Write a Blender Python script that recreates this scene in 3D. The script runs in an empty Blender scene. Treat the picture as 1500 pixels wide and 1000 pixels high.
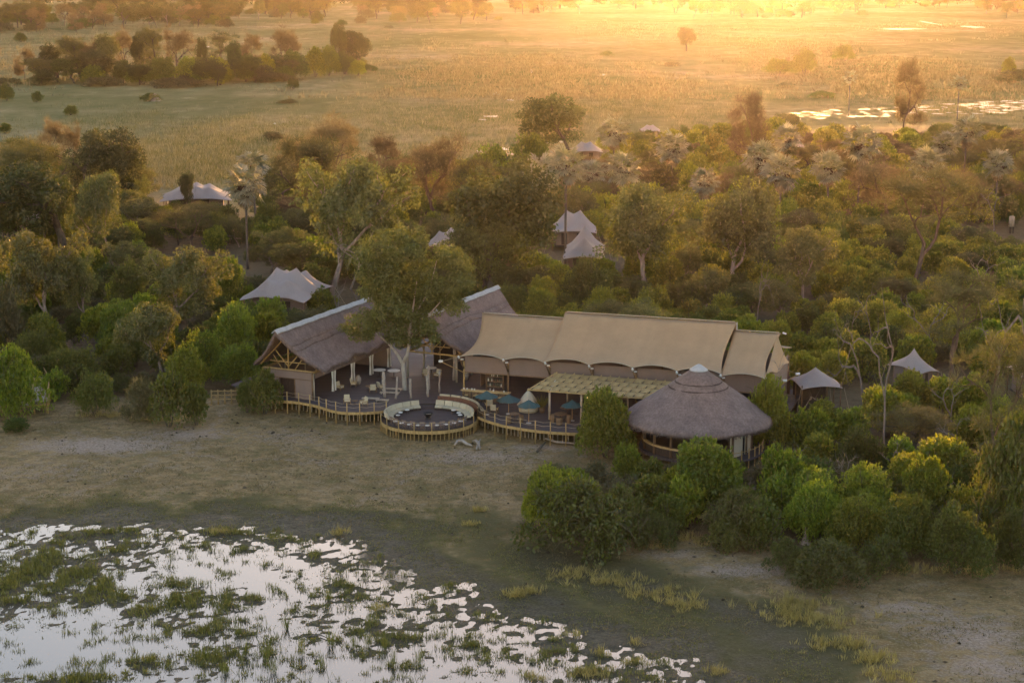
import bpy, math, random
import numpy as np
from mathutils import Vector, Matrix

SC = bpy.context.scene
COL = SC.collection
PI = math.pi
R = math.radians

# ------------------------------------------------------------------ camera, sky, sun, exposure
CAM_H, FPX = 48.0, 2600.0
PITCH = math.atan(560 / 2600)
SUN_ELEV, SUN_AZ = R(3.1), R(6.8)          # azimuth clockwise from +Y
SKY_STRENGTH, SUN_STRENGTH, EXPOSURE = 0.15, 2.1, 2.5
HAZE_D, HAZE_G = 0.0000185, 0.875

cam_d = bpy.data.cameras.new('camera')
cam = bpy.data.objects.new('camera', cam_d)
COL.objects.link(cam)
cam.location = (0, 0, CAM_H)
cam.rotation_euler = (PI / 2 - PITCH, 0, 0)
cam_d.sensor_width = 36
cam_d.lens = FPX / 1500 * 36
cam_d.clip_start, cam_d.clip_end = 1.0, 30000
SC.camera = cam

world = bpy.data.worlds.new('World')
SC.world = world
world.use_nodes = True
wn = world.node_tree
wn.nodes.clear()
sky = wn.nodes.new('ShaderNodeTexSky')
sky.sky_type = 'NISHITA'
sky.sun_disc = False
sky.sun_elevation = SUN_ELEV
sky.sun_rotation = SUN_AZ
sky.altitude = 900
sky.air_density = 1.0
sky.dust_density = 1.0
sky.ozone_density = 1.0
bg = wn.nodes.new('ShaderNodeBackground')
bg.inputs['Strength'].default_value = SKY_STRENGTH
wo = wn.nodes.new('ShaderNodeOutputWorld')
tint = wn.nodes.new('ShaderNodeMix'); tint.data_type = 'RGBA'; tint.blend_type = 'MULTIPLY'      # even white balance over the whole sky
tint.inputs[0].default_value = 1.0; tint.inputs[7].default_value = (1.13, .97, .96, 1)
wn.links.new(sky.outputs[0], tint.inputs[6])
wn.links.new(tint.outputs[2], bg.inputs[0])
wn.links.new(bg.outputs[0], wo.inputs[0])

sun_d = bpy.data.lights.new('sun', 'SUN')
sun_d.energy = SUN_STRENGTH
sun_d.angle = R(0.53)
sun_d.color = (1.0, 0.47, 0.14)
sun = bpy.data.objects.new('sun', sun_d)
COL.objects.link(sun)
sv = Vector((math.sin(SUN_AZ) * math.cos(SUN_ELEV), math.cos(SUN_AZ) * math.cos(SUN_ELEV), math.sin(SUN_ELEV)))
sun.rotation_euler = (-sv).to_track_quat('-Z', 'Y').to_euler()
sun.location = (0, 0, 90)

SC.view_settings.view_transform = 'Standard'
SC.view_settings.look = 'None'
SC.view_settings.gamma = 1
SC.view_settings.use_curve_mapping = False
SC.view_settings.exposure = EXPOSURE
SC.render.engine = 'CYCLES'
cy = SC.cycles
cy.max_bounces = 4
cy.diffuse_bounces = 2
cy.glossy_bounces = 2
cy.transmission_bounces = 3
cy.volume_bounces = 0
cy.transparent_max_bounces = 4
cy.sample_clamp_indirect = 6
cy.use_denoising = True
try:
    cy.denoiser = 'OPENIMAGEDENOISE'
    cy.denoising_prefilter = 'ACCURATE'
except Exception:
    pass
cy.use_adaptive_sampling = False
cy.use_light_tree = False
cy.caustics_reflective = False
cy.caustics_refractive = False

# ------------------------------------------------------------------ helpers
def G(px, py, z=0.0):
    """ground position (at height z) that a point of the photograph stands on"""
    u, v = (px - 750) / FPX, (500 - py) / FPX
    dx, dy, dz = u, math.cos(PITCH) + v * math.sin(PITCH), -math.sin(PITCH) + v * math.cos(PITCH)
    t = (z - CAM_H) / dz
    return dx * t, dy * t

def scale_at(x, y, z=0.0):
    return FPX / (y * math.cos(PITCH) - (z - CAM_H) * math.sin(PITCH))

def proj(x, y, z=0.0):
    f = y * math.cos(PITCH) - (z - CAM_H) * math.sin(PITCH)
    u = y * math.sin(PITCH) + (z - CAM_H) * math.cos(PITCH)
    return 750 + FPX * x / f, 500 - FPX * u / f

def tag(o, label=None, cat=None, group=None, kind=None):
    if label: o['label'] = label
    if cat: o['category'] = cat
    if group: o['group'] = group
    if kind: o['kind'] = kind
    return o

def link(name, data, parent=None, loc=None, rot=None):
    o = bpy.data.objects.new(name, data)
    COL.objects.link(o)
    if parent is not None: o.parent = parent
    if loc is not None: o.location = loc
    if rot is not None: o.rotation_euler = rot
    return o

def thing(name, label, cat, loc=(0, 0, 0), rz=0.0, group=None):
    o = link(name, None, None, loc, (0, 0, rz))
    o.empty_display_size = 0.2
    return tag(o, label, cat, group)

def copy_tree(o, parent=None):
    c = o.copy()
    COL.objects.link(c)
    c.parent = parent
    for ch in o.children:
        copy_tree(ch, c)
    return c

class MB:
    """collects shapes into one mesh"""
    def __init__(s):
        s.v, s.f, s.m = [], [], []
        s.smooth = False
    def add(s, vs, fs, mat=0):
        k = len(s.v)
        s.v.extend([tuple(p) for p in vs])
        for f in fs:
            s.f.append(tuple(i + k for i in f)); s.m.append(mat)
        return s
    def box(s, c, size, rz=0.0, mat=0, M=None):
        hx, hy, hz = size[0] / 2, size[1] / 2, size[2] / 2
        co, si = math.cos(rz), math.sin(rz)
        vs = []
        for z in (-hz, hz):
            for (x, y) in ((-hx, -hy), (hx, -hy), (hx, hy), (-hx, hy)):
                if M is not None:
                    vs.append(tuple(M @ Vector((x, y, z)) + Vector(c)))
                else:
                    vs.append((c[0] + x * co - y * si, c[1] + x * si + y * co, c[2] + z))
        return s.add(vs, [(0, 3, 2, 1), (4, 5, 6, 7), (0, 1, 5, 4), (1, 2, 6, 5), (2, 3, 7, 6), (3, 0, 4, 7)], mat)
    def bar(s, a, b, w, h=None, mat=0):
        a, b = Vector(a), Vector(b)
        d = b - a
        M = d.to_track_quat('Y', 'Z').to_matrix()
        return s.box((a + b) / 2, (w, d.length, h or w), mat=mat, M=M)
    def tube(s, pts, rad, n=6, mat=0, caps=True):
        pts = [Vector(p) for p in pts]
        if not hasattr(rad, '__len__'): rad = [rad] * len(pts)
        vs, fs = [], []
        ref = Vector((0.31, 0.17, 0.93)).normalized()
        for i, p in enumerate(pts):
            t = (pts[min(i + 1, len(pts) - 1)] - pts[max(i - 1, 0)]).normalized()
            u = t.cross(ref)
            if u.length < 0.05: u = t.cross(Vector((1, 0, 0)))
            u.normalize(); w = t.cross(u)
            for k in range(n):
                a = 2 * PI * k / n
                vs.append(tuple(p + (u * math.cos(a) + w * math.sin(a)) * rad[i]))
        for i in range(len(pts) - 1):
            for k in range(n):
                a, b = i * n + k, i * n + (k + 1) % n
                fs.append((a, a + n, b + n, b))
        if caps:
            fs.append(tuple(range(n)))
            fs.append(tuple(reversed(range((len(pts) - 1) * n, len(pts) * n))))
        return s.add(vs, fs, mat)
    def lathe(s, prof, n=24, c=(0, 0, 0), mat=0, a0=0.0, a1=2 * PI, closed=True):
        vs, fs = [], []
        cnt = n if closed else n + 1
        for (r, z) in prof:
            for k in range(cnt):
                a = a0 + (a1 - a0) * k / n
                vs.append((c[0] + r * math.cos(a), c[1] + r * math.sin(a), c[2] + z))
        for i in range(len(prof) - 1):
            for k in range(n):
                a, b = i * cnt + k, i * cnt + (k + 1) % cnt
                fs.append((a, a + cnt, b + cnt, b))
        return s.add(vs, fs, mat)
    def grid(s, fn, nu, nv, mat=0):
        vs = [fn(i / nu, j / nv) for i in range(nu + 1) for j in range(nv + 1)]
        fs = [(i * (nv + 1) + j, (i + 1) * (nv + 1) + j, (i + 1) * (nv + 1) + j + 1, i * (nv + 1) + j + 1)
              for i in range(nu) for j in range(nv)]
        return s.add(vs, fs, mat)
    def slab(s, fn, nu, nv, th, mat=0):
        """a sheet with thickness th(downwards)"""
        top = [fn(i / nu, j / nv) for i in range(nu + 1) for j in range(nv + 1)]
        n = len(top)
        bot = [(p[0], p[1], p[2] - th) for p in top]
        fs = []
        W = nv + 1
        for i in range(nu):
            for j in range(nv):
                q = (i * W + j, (i + 1) * W + j, (i + 1) * W + j + 1, i * W + j + 1)
                fs.append(q); fs.append(tuple(n + k for k in reversed(q)))
        for i in range(nu):
            for j, fl in ((0, 0), (nv, 1)):
                a, b = i * W + j, (i + 1) * W + j
                fs.append((a, a + n, b + n, b) if not fl else (a, b, b + n, a + n))
        for j in range(nv):
            for i, fl in ((0, 1), (nu, 0)):
                a, b = i * W + j, i * W + j + 1
                fs.append((a, a + n, b + n, b) if not fl else (a, b, b + n, a + n))
        return s.add(top + bot, fs, mat)
    def prism(s, poly, z0, z1, mat=0):
        n = len(poly)
        vs = [(p[0], p[1], z0) for p in poly] + [(p[0], p[1], z1) for p in poly]
        fs = [tuple(reversed(range(n))), tuple(range(n, 2 * n))]
        fs += [(i, (i + 1) % n, n + (i + 1) % n, n + i) for i in range(n)]
        return s.add(vs, fs, mat)
    def mesh(s, name, mats):
        me = bpy.data.meshes.new(name)
        me.from_pydata(s.v, [], s.f)
        for m in (mats if isinstance(mats, (list, tuple)) else [mats]): me.materials.append(m)
        if any(s.m): me.polygons.foreach_set('material_index', s.m)
        if s.smooth: me.polygons.foreach_set('use_smooth', [True] * len(me.polygons))
        me.update()
        return me
    def build(s, name, mats, parent=None, loc=None, rot=None):
        return link(name, s.mesh(name, mats), parent, loc, rot)
    def sm(s):
        s.smooth = True
        return s

def np_mesh(name, verts, quads, mats, attrs=None, smooth=False, colors=None):
    me = bpy.data.meshes.new(name)
    verts = np.asarray(verts, dtype=np.float32)
    quads = np.asarray(quads, dtype=np.int32)
    me.vertices.add(len(verts)); me.vertices.foreach_set('co', verts.ravel())
    k = quads.shape[1]
    me.loops.add(quads.size); me.loops.foreach_set('vertex_index', quads.ravel())
    me.polygons.add(len(quads)); me.polygons.foreach_set('loop_start', np.arange(len(quads), dtype=np.int32) * k)
    if smooth: me.polygons.foreach_set('use_smooth', np.ones(len(quads), dtype=bool))
    me.update(calc_edges=True)
    for nm, val in (attrs or {}).items():
        a = me.attributes.new(nm, 'FLOAT', 'POINT'); a.data.foreach_set('value', np.asarray(val, dtype=np.float32))
    for nm, val in (colors or {}).items():
        a = me.attributes.new(nm, 'FLOAT_COLOR', 'POINT'); a.data.foreach_set('color', np.asarray(val, dtype=np.float32).ravel())
    for m in (mats if isinstance(mats, (list, tuple)) else [mats]): me.materials.append(m)
    return me

def vnoise(x, y, seed=0):
    x = np.asarray(x, float); y = np.asarray(y, float)
    xi, yi = np.floor(x).astype(np.int64), np.floor(y).astype(np.int64)
    xf, yf = x - xi, y - yi
    xf = xf * xf * (3 - 2 * xf); yf = yf * yf * (3 - 2 * yf)
    def h(a, b):
        n = (a * 374761393 + b * 668265263 + seed * 974634777) & 0x7fffffff
        n = ((n ^ (n >> 13)) * 1274126177) & 0x7fffffff
        n = n ^ (n >> 16)
        return (n & 0xffff) / 65535.0
    return (h(xi, yi) * (1 - xf) + h(xi + 1, yi) * xf) * (1 - yf) + (h(xi, yi + 1) * (1 - xf) + h(xi + 1, yi + 1) * xf) * yf

def fbm(x, y, seed=0, o=3):
    s, a, t = 0, 1.0, 0
    for k in range(o):
        s = s + a * vnoise(x * 2 ** k, y * 2 ** k, seed + k); t += a; a *= .5
    return s / t

# ------------------------------------------------------------------ materials
def new_mat(name):
    m = bpy.data.materials.new(name); m.use_nodes = True
    nt = m.node_tree; nt.nodes.clear()
    out = nt.nodes.new('ShaderNodeOutputMaterial')
    return m, nt, out

def N(nt, typ, **kw):
    n = nt.nodes.new(typ)
    for k, v in kw.items():
        if k in n.inputs.keys() if isinstance(k, str) else False: n.inputs[k].default_value = v
        else: setattr(n, k, v)
    return n

def noise(nt, vec, scale, detail=4, rough=.55):
    n = nt.nodes.new('ShaderNodeTexNoise')
    n.inputs['Scale'].default_value = scale; n.inputs['Detail'].default_value = detail; n.inputs['Roughness'].default_value = rough
    if vec is not None: nt.links.new(vec, n.inputs['Vector'])
    return n.outputs['Fac']

def ramp(nt, fac, stops):
    r = nt.nodes.new('ShaderNodeValToRGB')
    el = r.color_ramp.elements
    while len(el) > 1: el.remove(el[-1])
    el[0].position, el[0].color = stops[0][0], (*stops[0][1], 1)
    for p, c in stops[1:]:
        e = el.new(p); e.color = (*c, 1)
    nt.links.new(fac, r.inputs[0])
    return r.outputs[0]

def mixc(nt, fac, a, b, mode='MIX'):
    n = nt.nodes.new('ShaderNodeMix'); n.data_type = 'RGBA'; n.blend_type = mode
    for sock, val in ((n.inputs[0], fac), (n.inputs[6], a), (n.inputs[7], b)):
        if hasattr(val, 'is_linked'): nt.links.new(val, sock)
        elif isinstance(val, (int, float)): sock.default_value = val
        else: sock.default_value = (*val, 1)
    return n.outputs[2]

def mapr(nt, val, a, b, c=0., d=1.):
    n = nt.nodes.new('ShaderNodeMapRange')
    nt.links.new(val, n.inputs[0])
    for i, q in zip((1, 2, 3, 4), (a, b, c, d)): n.inputs[i].default_value = q
    return n.outputs[0]

def mathn(nt, op, a, b=0.5):
    n = nt.nodes.new('ShaderNodeMath'); n.operation = op
    for i, q in enumerate((a, b)):
        if hasattr(q, 'is_linked'): nt.links.new(q, n.inputs[i])
        else: n.inputs[i].default_value = q
    return n.outputs[0]

def simple(name, col, rough=.8, var=.25, scale=3.0, stretch=(1, 1, 1), bump=0.0, bscale=None, metallic=0, spec=.3, streak=None, objvar=0.12):
    """painted/wooden/fabric surface with uneven tone, grain and fine relief"""
    m, nt, out = new_mat(name)
    tc = nt.nodes.new('ShaderNodeTexCoord')
    mp = nt.nodes.new('ShaderNodeMapping'); mp.inputs['Scale'].default_value = stretch
    nt.links.new(tc.outputs['Object'], mp.inputs[0])
    f1 = noise(nt, mp.outputs[0], scale, 5, .6)
    dark = tuple(c * (1 - var) for c in col); lite = tuple(min(1, c * (1 + var)) for c in col)
    c = ramp(nt, f1, [(.3, dark), (.7, lite)])
    if streak:
        f2 = noise(nt, tc.outputs['Object'], streak[0], 3, .5)
        c = mixc(nt, mapr(nt, f2, .5, .75, 0, streak[2]), c, streak[1])
    oi = nt.nodes.new('ShaderNodeObjectInfo')
    v = mapr(nt, oi.outputs['Random'], 0, 1, 1 - objvar, 1 + objvar)
    hs = nt.nodes.new('ShaderNodeHueSaturation'); nt.links.new(c, hs.inputs['Color']); nt.links.new(v, hs.inputs['Value'])
    b = nt.nodes.new('ShaderNodeBsdfPrincipled')
    nt.links.new(hs.outputs[0], b.inputs['Base Color'])
    b.inputs['Roughness'].default_value = rough; b.inputs['Metallic'].default_value = metallic
    b.inputs['Specular IOR Level'].default_value = spec
    if bump:
        bn = nt.nodes.new('ShaderNodeBump'); bn.inputs['Strength'].default_value = bump; bn.inputs['Distance'].default_value = .05
        fb = noise(nt, mp.outputs[0], bscale or scale * 3, 5, .65)
        nt.links.new(fb, bn.inputs['Height']); nt.links.new(bn.outputs[0], b.inputs['Normal'])
    nt.links.new(b.outputs[0], out.inputs[0])
    return m

def canvas(name, col, trans=.12, seam=0.0, dirt=.12):
    m, nt, out = new_mat(name)
    tc = nt.nodes.new('ShaderNodeTexCoord')
    f = noise(nt, tc.outputs['Object'], .35, 5, .6)
    c = ramp(nt, f, [(.3, tuple(x * (1 - dirt) for x in col)), (.7, tuple(min(1, x * (1 + dirt * .5)) for x in col))])
    pm = nt.nodes.new('ShaderNodeMapping'); pm.inputs['Scale'].default_value = (1.0, .02, .02); nt.links.new(tc.outputs['Object'], pm.inputs[0])
    c = mixc(nt, mapr(nt, noise(nt, pm.outputs[0], .9, 2, .5), .38, .62, 0, .28), c, tuple(x * .78 for x in col))     # cloth widths weathered unequally
    st = noise(nt, tc.outputs['Object'], 1.1, 6, .7)
    c = mixc(nt, mapr(nt, st, .56, .72, 0, .30), c, tuple(x * .62 for x in col))
    f3 = noise(nt, tc.outputs['Object'], 6, 3, .6)
    c = mixc(nt, .10, c, ramp(nt, f3, [(.35, tuple(x * .6 for x in col)), (.65, col)]))
    p = nt.nodes.new('ShaderNodeBsdfPrincipled'); p.inputs['Roughness'].default_value = .75; p.inputs['Specular IOR Level'].default_value = .25
    nt.links.new(c, p.inputs['Base Color'])
    bn = nt.nodes.new('ShaderNodeBump'); bn.inputs['Strength'].default_value = .45; bn.inputs['Distance'].default_value = .10
    nt.links.new(noise(nt, tc.outputs['Object'], .9, 3, .5), bn.inputs['Height']); nt.links.new(bn.outputs[0], p.inputs['Normal'])
    t = nt.nodes.new('ShaderNodeBsdfTranslucent'); nt.links.new(c, t.inputs[0])
    mx = nt.nodes.new('ShaderNodeMixShader'); mx.inputs[0].default_value = trans
    nt.links.new(p.outputs[0], mx.inputs[1]); nt.links.new(t.outputs[0], mx.inputs[2])
    nt.links.new(mx.outputs[0], out.inputs[0])
    return m

def leafmat(name, a, b, trans=.34, gloss=.05, hue=.02):
    """leaf: two tones mixed leaf by leaf, each plant a little different"""
    m, nt, out = new_mat(name)
    at = nt.nodes.new('ShaderNodeAttribute'); at.attribute_name = 'tint'
    c = mixc(nt, at.outputs['Fac'], a, b)
    oi = nt.nodes.new('ShaderNodeObjectInfo')
    hs = nt.nodes.new('ShaderNodeHueSaturation')
    nt.links.new(c, hs.inputs['Color'])
    nt.links.new(mapr(nt, oi.outputs['Random'], 0, 1, .66, 1.16), hs.inputs['Value'])
    rr = mathn(nt, 'FRACT', mathn(nt, 'MULTIPLY', oi.outputs['Random'], 7.31))
    nt.links.new(mapr(nt, rr, 0, 1, .5 - hue, .5 + hue), hs.inputs['Hue'])
    d = nt.nodes.new('ShaderNodeBsdfDiffuse'); t = nt.nodes.new('ShaderNodeBsdfTranslucent')
    nt.links.new(hs.outputs[0], d.inputs[0])
    lt = mixc(nt, 1.0, hs.outputs[0], (1.5, 1.45, .6), 'MULTIPLY')
    nt.links.new(lt, t.inputs[0])
    mx = nt.nodes.new('ShaderNodeMixShader'); mx.inputs[0].default_value = trans
    nt.links.new(d.outputs[0], mx.inputs[1]); nt.links.new(t.outputs[0], mx.inputs[2])
    g = nt.nodes.new('ShaderNodeBsdfGlossy'); g.inputs['Roughness'].default_value = .45
    m2 = nt.nodes.new('ShaderNodeMixShader'); m2.inputs[0].default_value = gloss
    nt.links.new(mx.outputs[0], m2.inputs[1]); nt.links.new(g.outputs[0], m2.inputs[2])
    nt.links.new(m2.outputs[0], out.inputs[0])
    return m

M = {}
M['bark'] = simple('bark', (.10, .082, .065), .95, .4, 4, (1, 1, .25), .6)
M['bark_pale'] = simple('bark_pale', (.38, .34, .30), .9, .30, 3, (1, 1, .3), .5)
M['bark_dead'] = simple('bark_dead', (.20, .17, .15), .9, .35, 4, (1, 1, .3), .4)
M['bark_olive'] = simple('bark_olive', (.23, .19, .165), .9, .35, 3, (1, 1, .3), .5)
M['bark_bleached'] = simple('bark_bleached', (.215, .185, .16), .9, .35, 3, (1, 1, .3), .5)
M['bark_rust'] = simple('bark_rust', (.125, .085, .066), .9, .3, 4, (1, 1, .3), .4)
M['palm_bark'] = simple('palm_bark', (.13, .11, .095), .95, .35, 5, (1, 1, 2.5), .6)
M['pole'] = simple('pole', (.38, .265, .115), .75, .3, 5, (1, 1, .2), .3)
M['pole_grey'] = simple('pole_grey', (.36, .31, .25), .85, .35, 5, (1, 1, .2), .4)
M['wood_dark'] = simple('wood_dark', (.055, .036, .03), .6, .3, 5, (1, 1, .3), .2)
M['wood_mid'] = simple('wood_mid', (.17, .105, .06), .65, .3, 5, (1, 1, .3), .2)
M['wood_tan'] = simple('wood_tan', (.45, .32, .15), .75, .35, 6, (.3, 1, 1), .3)
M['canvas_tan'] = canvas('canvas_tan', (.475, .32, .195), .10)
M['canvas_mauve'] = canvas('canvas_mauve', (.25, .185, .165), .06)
M['canvas_white'] = canvas('canvas_white', (.44, .36, .345), .16)
M['canvas_cream'] = canvas('canvas_cream', (.56, .50, .40), .12)
M['cushion'] = simple('cushion', (.50, .43, .31), .9, .10, 4, bump=.2)
M['teal'] = canvas('teal', (.062, .115, .122), .12)
M['metal_white'] = simple('metal_white', (.68, .70, .74), .45, .10, 2, spec=.5)
M['cement_white'] = simple('cement_white', (.38, .38, .40), .7, .16, 2.5, bump=.2)
M['metal_dark'] = simple('metal_dark', (.05, .045, .045), .5, .3, 4, metallic=.6)
M['rope'] = simple('rope', (.42, .35, .25), .9, .2, 8)
M['brick_red'] = simple('brick_red', (.16, .075, .05), .85, .25, 5, bump=.3)
M['paper_white'] = simple('paper_white', (.72, .70, .66), .8, .08, 4)
M['glass_bottle'] = simple('glass_bottle', (.12, .13, .08), .1, .3, 3, spec=.8)
M['fruit'] = simple('fruit', (.07, .038, .022), .8, .3, 5)
M['termite'] = simple('termite', (.36, .30, .26), .95, .25, 2, bump=.6)
M['driftwood'] = simple('driftwood', (.33, .285, .25), .9, .25, 4, (1, .3, 1), .5)

# deck boards: fine board joints come from the material, a board is about two pixels wide
def deck_mat():
    m, nt, out = new_mat('deck_boards')
    tc = nt.nodes.new('ShaderNodeTexCoord')
    mp = nt.nodes.new('ShaderNodeMapping'); mp.inputs['Rotation'].default_value = (0, 0, R(17)); mp.inputs['Scale'].default_value = (.12, 6.9, 0); mp.inputs['Location'].default_value = (0, 0, .5)
    nt.links.new(tc.outputs['Object'], mp.inputs[0])
    w = nt.nodes.new('ShaderNodeTexVoronoi'); w.inputs['Scale'].default_value = 1.0; w.inputs['Randomness'].default_value = .35
    nt.links.new(mp.outputs[0], w.inputs['Vector'])
    big = noise(nt, tc.outputs['Object'], .5, 4, .6)
    c = mixc(nt, .55, ramp(nt, big, [(.3, (.070, .054, .060)), (.7, (.125, .100, .108))]), ramp(nt, w.outputs['Distance'], [(0, (.115, .092, .098)), (.45, (.085, .066, .072)), (.7, (.03, .022, .022))]))
    b = nt.nodes.new('ShaderNodeBsdfPrincipled'); nt.links.new(c, b.inputs['Base Color'])
    nt.links.new(mapr(nt, big, .3, .7, .58, .78), b.inputs['Roughness']); b.inputs['Specular IOR Level'].default_value = .3
    bn = nt.nodes.new('ShaderNodeBump'); bn.inputs['Strength'].default_value = .3; bn.inputs['Distance'].default_value = .01
    nt.links.new(w.outputs['Distance'], bn.inputs['Height']); nt.links.new(bn.outputs[0], b.inputs['Normal'])
    nt.links.new(b.outputs[0], out.inputs[0])
    return m
M['deck'] = deck_mat()

def thatch_mat(name, col):
    m, nt, out = new_mat(name)
    at = nt.nodes.new('ShaderNodeTexCoord')
    mp = nt.nodes.new('ShaderNodeMapping'); mp.inputs['Scale'].default_value = (1, 1, .18)
    nt.links.new(at.outputs['Object'], mp.inputs[0])
    f = noise(nt, mp.outputs[0], 5, 6, .7)
    c = ramp(nt, f, [(.3, tuple(x * .62 for x in col)), (.7, tuple(x * 1.3 for x in col))])
    big = noise(nt, at.outputs['Object'], .7, 5, .65)
    c = mixc(nt, mapr(nt, big, .42, .66, 0, .55), c, tuple(x * .55 for x in col))
    big2 = noise(nt, at.outputs['Object'], 1.7, 4, .6)
    c = mixc(nt, mapr(nt, big2, .55, .75, 0, .45), c, tuple(min(1, x * 1.55) for x in col))
    b = nt.nodes.new('ShaderNodeBsdfPrincipled'); b.inputs['Roughness'].default_value = .95; b.inputs['Specular IOR Level'].default_value = .15
    nt.links.new(c, b.inputs['Base Color'])
    bn = nt.nodes.new('ShaderNodeBump'); bn.inputs['Strength'].default_value = .7; bn.inputs['Distance'].default_value = .06
    nt.links.new(f, bn.inputs['Height']); nt.links.new(bn.outputs[0], b.inputs['Normal'])
    nt.links.new(b.outputs[0], out.inputs[0])
    return m
M['thatch'] = thatch_mat('thatch', (.215, .162, .155))
M['thatch_dark'] = thatch_mat('thatch_dark', (.085, .06, .055))

L = {}
L['bush'] = leafmat('leaf_bush', (.085, .125, .012), (.235, .28, .024), .50)
L['bush_dark'] = leafmat('leaf_bush_dark', (.055, .078, .012), (.13, .155, .022), .42)
L['dense'] = leafmat('leaf_dense', (.042, .052, .010), (.10, .112, .020), .36)
L['olive'] = leafmat('leaf_olive', (.060, .068, .016), (.165, .168, .046), .46, .06)
L['feather'] = leafmat('leaf_feather', (.078, .080, .018), (.165, .155, .034), .50)
L['hero'] = leafmat('leaf_hero', (.052, .066, .012), (.14, .155, .030), .38, .06)
L['rust'] = leafmat('leaf_rust', (.105, .078, .046), (.185, .135, .080), .40, hue=.01)
L['thicket'] = leafmat('leaf_thicket', (.062, .064, .028), (.135, .128, .055), .32)
L['palm'] = leafmat('leaf_palm', (.165, .175, .135), (.31, .31, .245), .30, .08)
L['palm_dead'] = leafmat('leaf_palm_dead', (.16, .12, .075), (.27, .215, .14), .3)
L['reed'] = leafmat('leaf_reed', (.125, .135, .034), (.28, .275, .09), .45)
L['straw'] = leafmat('leaf_straw', (.22, .17, .07), (.40, .32, .15), .4)
L['plume'] = leafmat('leaf_plume', (.20, .18, .105), (.36, .32, .20), .22, .005)
L['marsh'] = leafmat('leaf_marsh', (.10, .105, .04), (.19, .18, .07), .25, .005)
L['thatch'] = leafmat('leaf_thatch', (.10, .075, .07), (.24, .18, .165), .2)
L['litter'] = leafmat('litter', (.045, .033, .022), (.16, .12, .085), .0, .0)
L['shrub'] = leafmat('leaf_shrub', (.10, .13, .014), (.27, .28, .030), .52)
L['lawn'] = leafmat('leaf_lawn', (.12, .105, .05), (.24, .20, .10), .35)
# ------------------------------------------------------------------ ground, pond, far water
WL = -0.20
POND_PX = [(-120, 784), (0, 778), (90, 768), (300, 767), (430, 776), (560, 786), (575, 812), (610, 832), (690, 862), (720, 890), (800, 905), (870, 940), (990, 962), (1060, 1010), (1120, 1080), (1150, 1250), (-200, 1250)]
POND = np.array([G(px, py, WL) for px, py in POND_PX])

def poly_sd(P, x, y):
    """signed distance to a polygon, negative inside"""
    x = np.asarray(x, float); y = np.asarray(y, float)
    d = np.full(x.shape, 1e18); ins = np.zeros(x.shape, bool)
    n = len(P)
    for i in range(n):
        ax, ay = P[i]; bx, by = P[(i + 1) % n]
        ex, ey = bx - ax, by - ay
        t = np.clip(((x - ax) * ex + (y - ay) * ey) / (ex * ex + ey * ey + 1e-12), 0, 1)
        d = np.minimum(d, (x - ax - t * ex) ** 2 + (y - ay - t * ey) ** 2)
        c = ((ay > y) != (by > y)) & (x < ex * (y - ay) / (ey if abs(ey) > 1e-9 else 1e-9) + ax)
        ins ^= c
    d = np.sqrt(d)
    return np.where(ins, -d, d)

def sstep(v, a, b):
    t = np.clip((v - a) / (b - a), 0, 1)
    return t * t * (3 - 2 * t)

def ell(x, y, px, py, rx, ry):
    """soft patch on the ground: centre from the photograph, radii in metres"""
    cx, cy_ = G(px, py)
    return np.exp(-(((x - cx) / rx) ** 2 + ((y - cy_) / ry) ** 2))

# beds of reed standing in the pond (x, y in the photograph, radii in metres)
REEDBEDS = [(45, 838, 3.4, 2.0), (70, 820, 2.0, 3.2), (95, 850, 1.1, 3.0), (20, 880, 2.0, 1.0), (145, 862, 1.3, 3.4), (175, 875, 1.6, 1.6), (270, 880, 2.6, 2.2), (215, 893, 1.8, 1.0),
            (130, 840, .9, 3.0), (325, 890, .9, 3.6), (300, 925, 1.5, 1.2), (200, 968, 2.0, .6), (310, 960, 3.0, 1.6), (110, 995, 3.0, 1.0), (600, 934, 2.4, .7), (690, 945, .6, .4),
            (430, 895, .6, .5), (510, 858, 1.6, .5), (545, 915, .9, .6), (460, 815, .5, 1.2), (395, 955, 1.0, .7), (860, 985, 1.8, .9), (520, 925, 1.0, .4), (15, 855, 1.6, 2.4),
            (260, 855, 2.0, 1.0), (370, 878, 1.2, .5), (135, 782, 2.2, .9), (360, 782, 1.4, .5), (420, 788, 1.5, .5), (190, 780, .9, .6)]

def reed_field(x, y):
    f = 0
    for px, py, rx, ry in REEDBEDS: f = np.maximum(f, ell(x, y, px, py, rx, ry * 1.2))
    return f

def ground_z(x, y):
    x = np.asarray(x, float); y = np.asarray(y, float)
    sd = poly_sd(POND, x, y) + (fbm(x * .35, y * .35, 5, 3) - .5) * 5.0
    base = (fbm(x * .02, y * .02, 11, 2) - .5) * .25
    dry = base * sstep(sd, 2, 20) + .02 + .05 * (fbm(x * .9, y * .9, 3, 3) - .5) - .10 * (1 - sstep(sd, 0, 9))
    hum = (fbm(x * .35, y * .40, 21, 2) - .5) * .13 + (fbm(x * 1.1, y * 1.0, 31, 2) - .5) * .13 + (vnoise(x * 2.7, y * 1.9, 37) - .5) * .17
    deep = sstep(-sd, 0, 14)
    op = np.maximum.reduce([ell(x, y, 60, 950, 9, 4.5), .8 * ell(x, y, 330, 830, 6, 5), .7 * ell(x, y, 560, 980, 12, 4)])
    wet = WL + hum + .012 - .045 * deep - .11 * op + .085 * reed_field(x, y)
    k = sstep(sd, -1.0, 1.6)
    far = sstep(y, 230, 300)
    return (wet * (1 - k) + dry * k) * (1 - far) + far * base * .6

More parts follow.
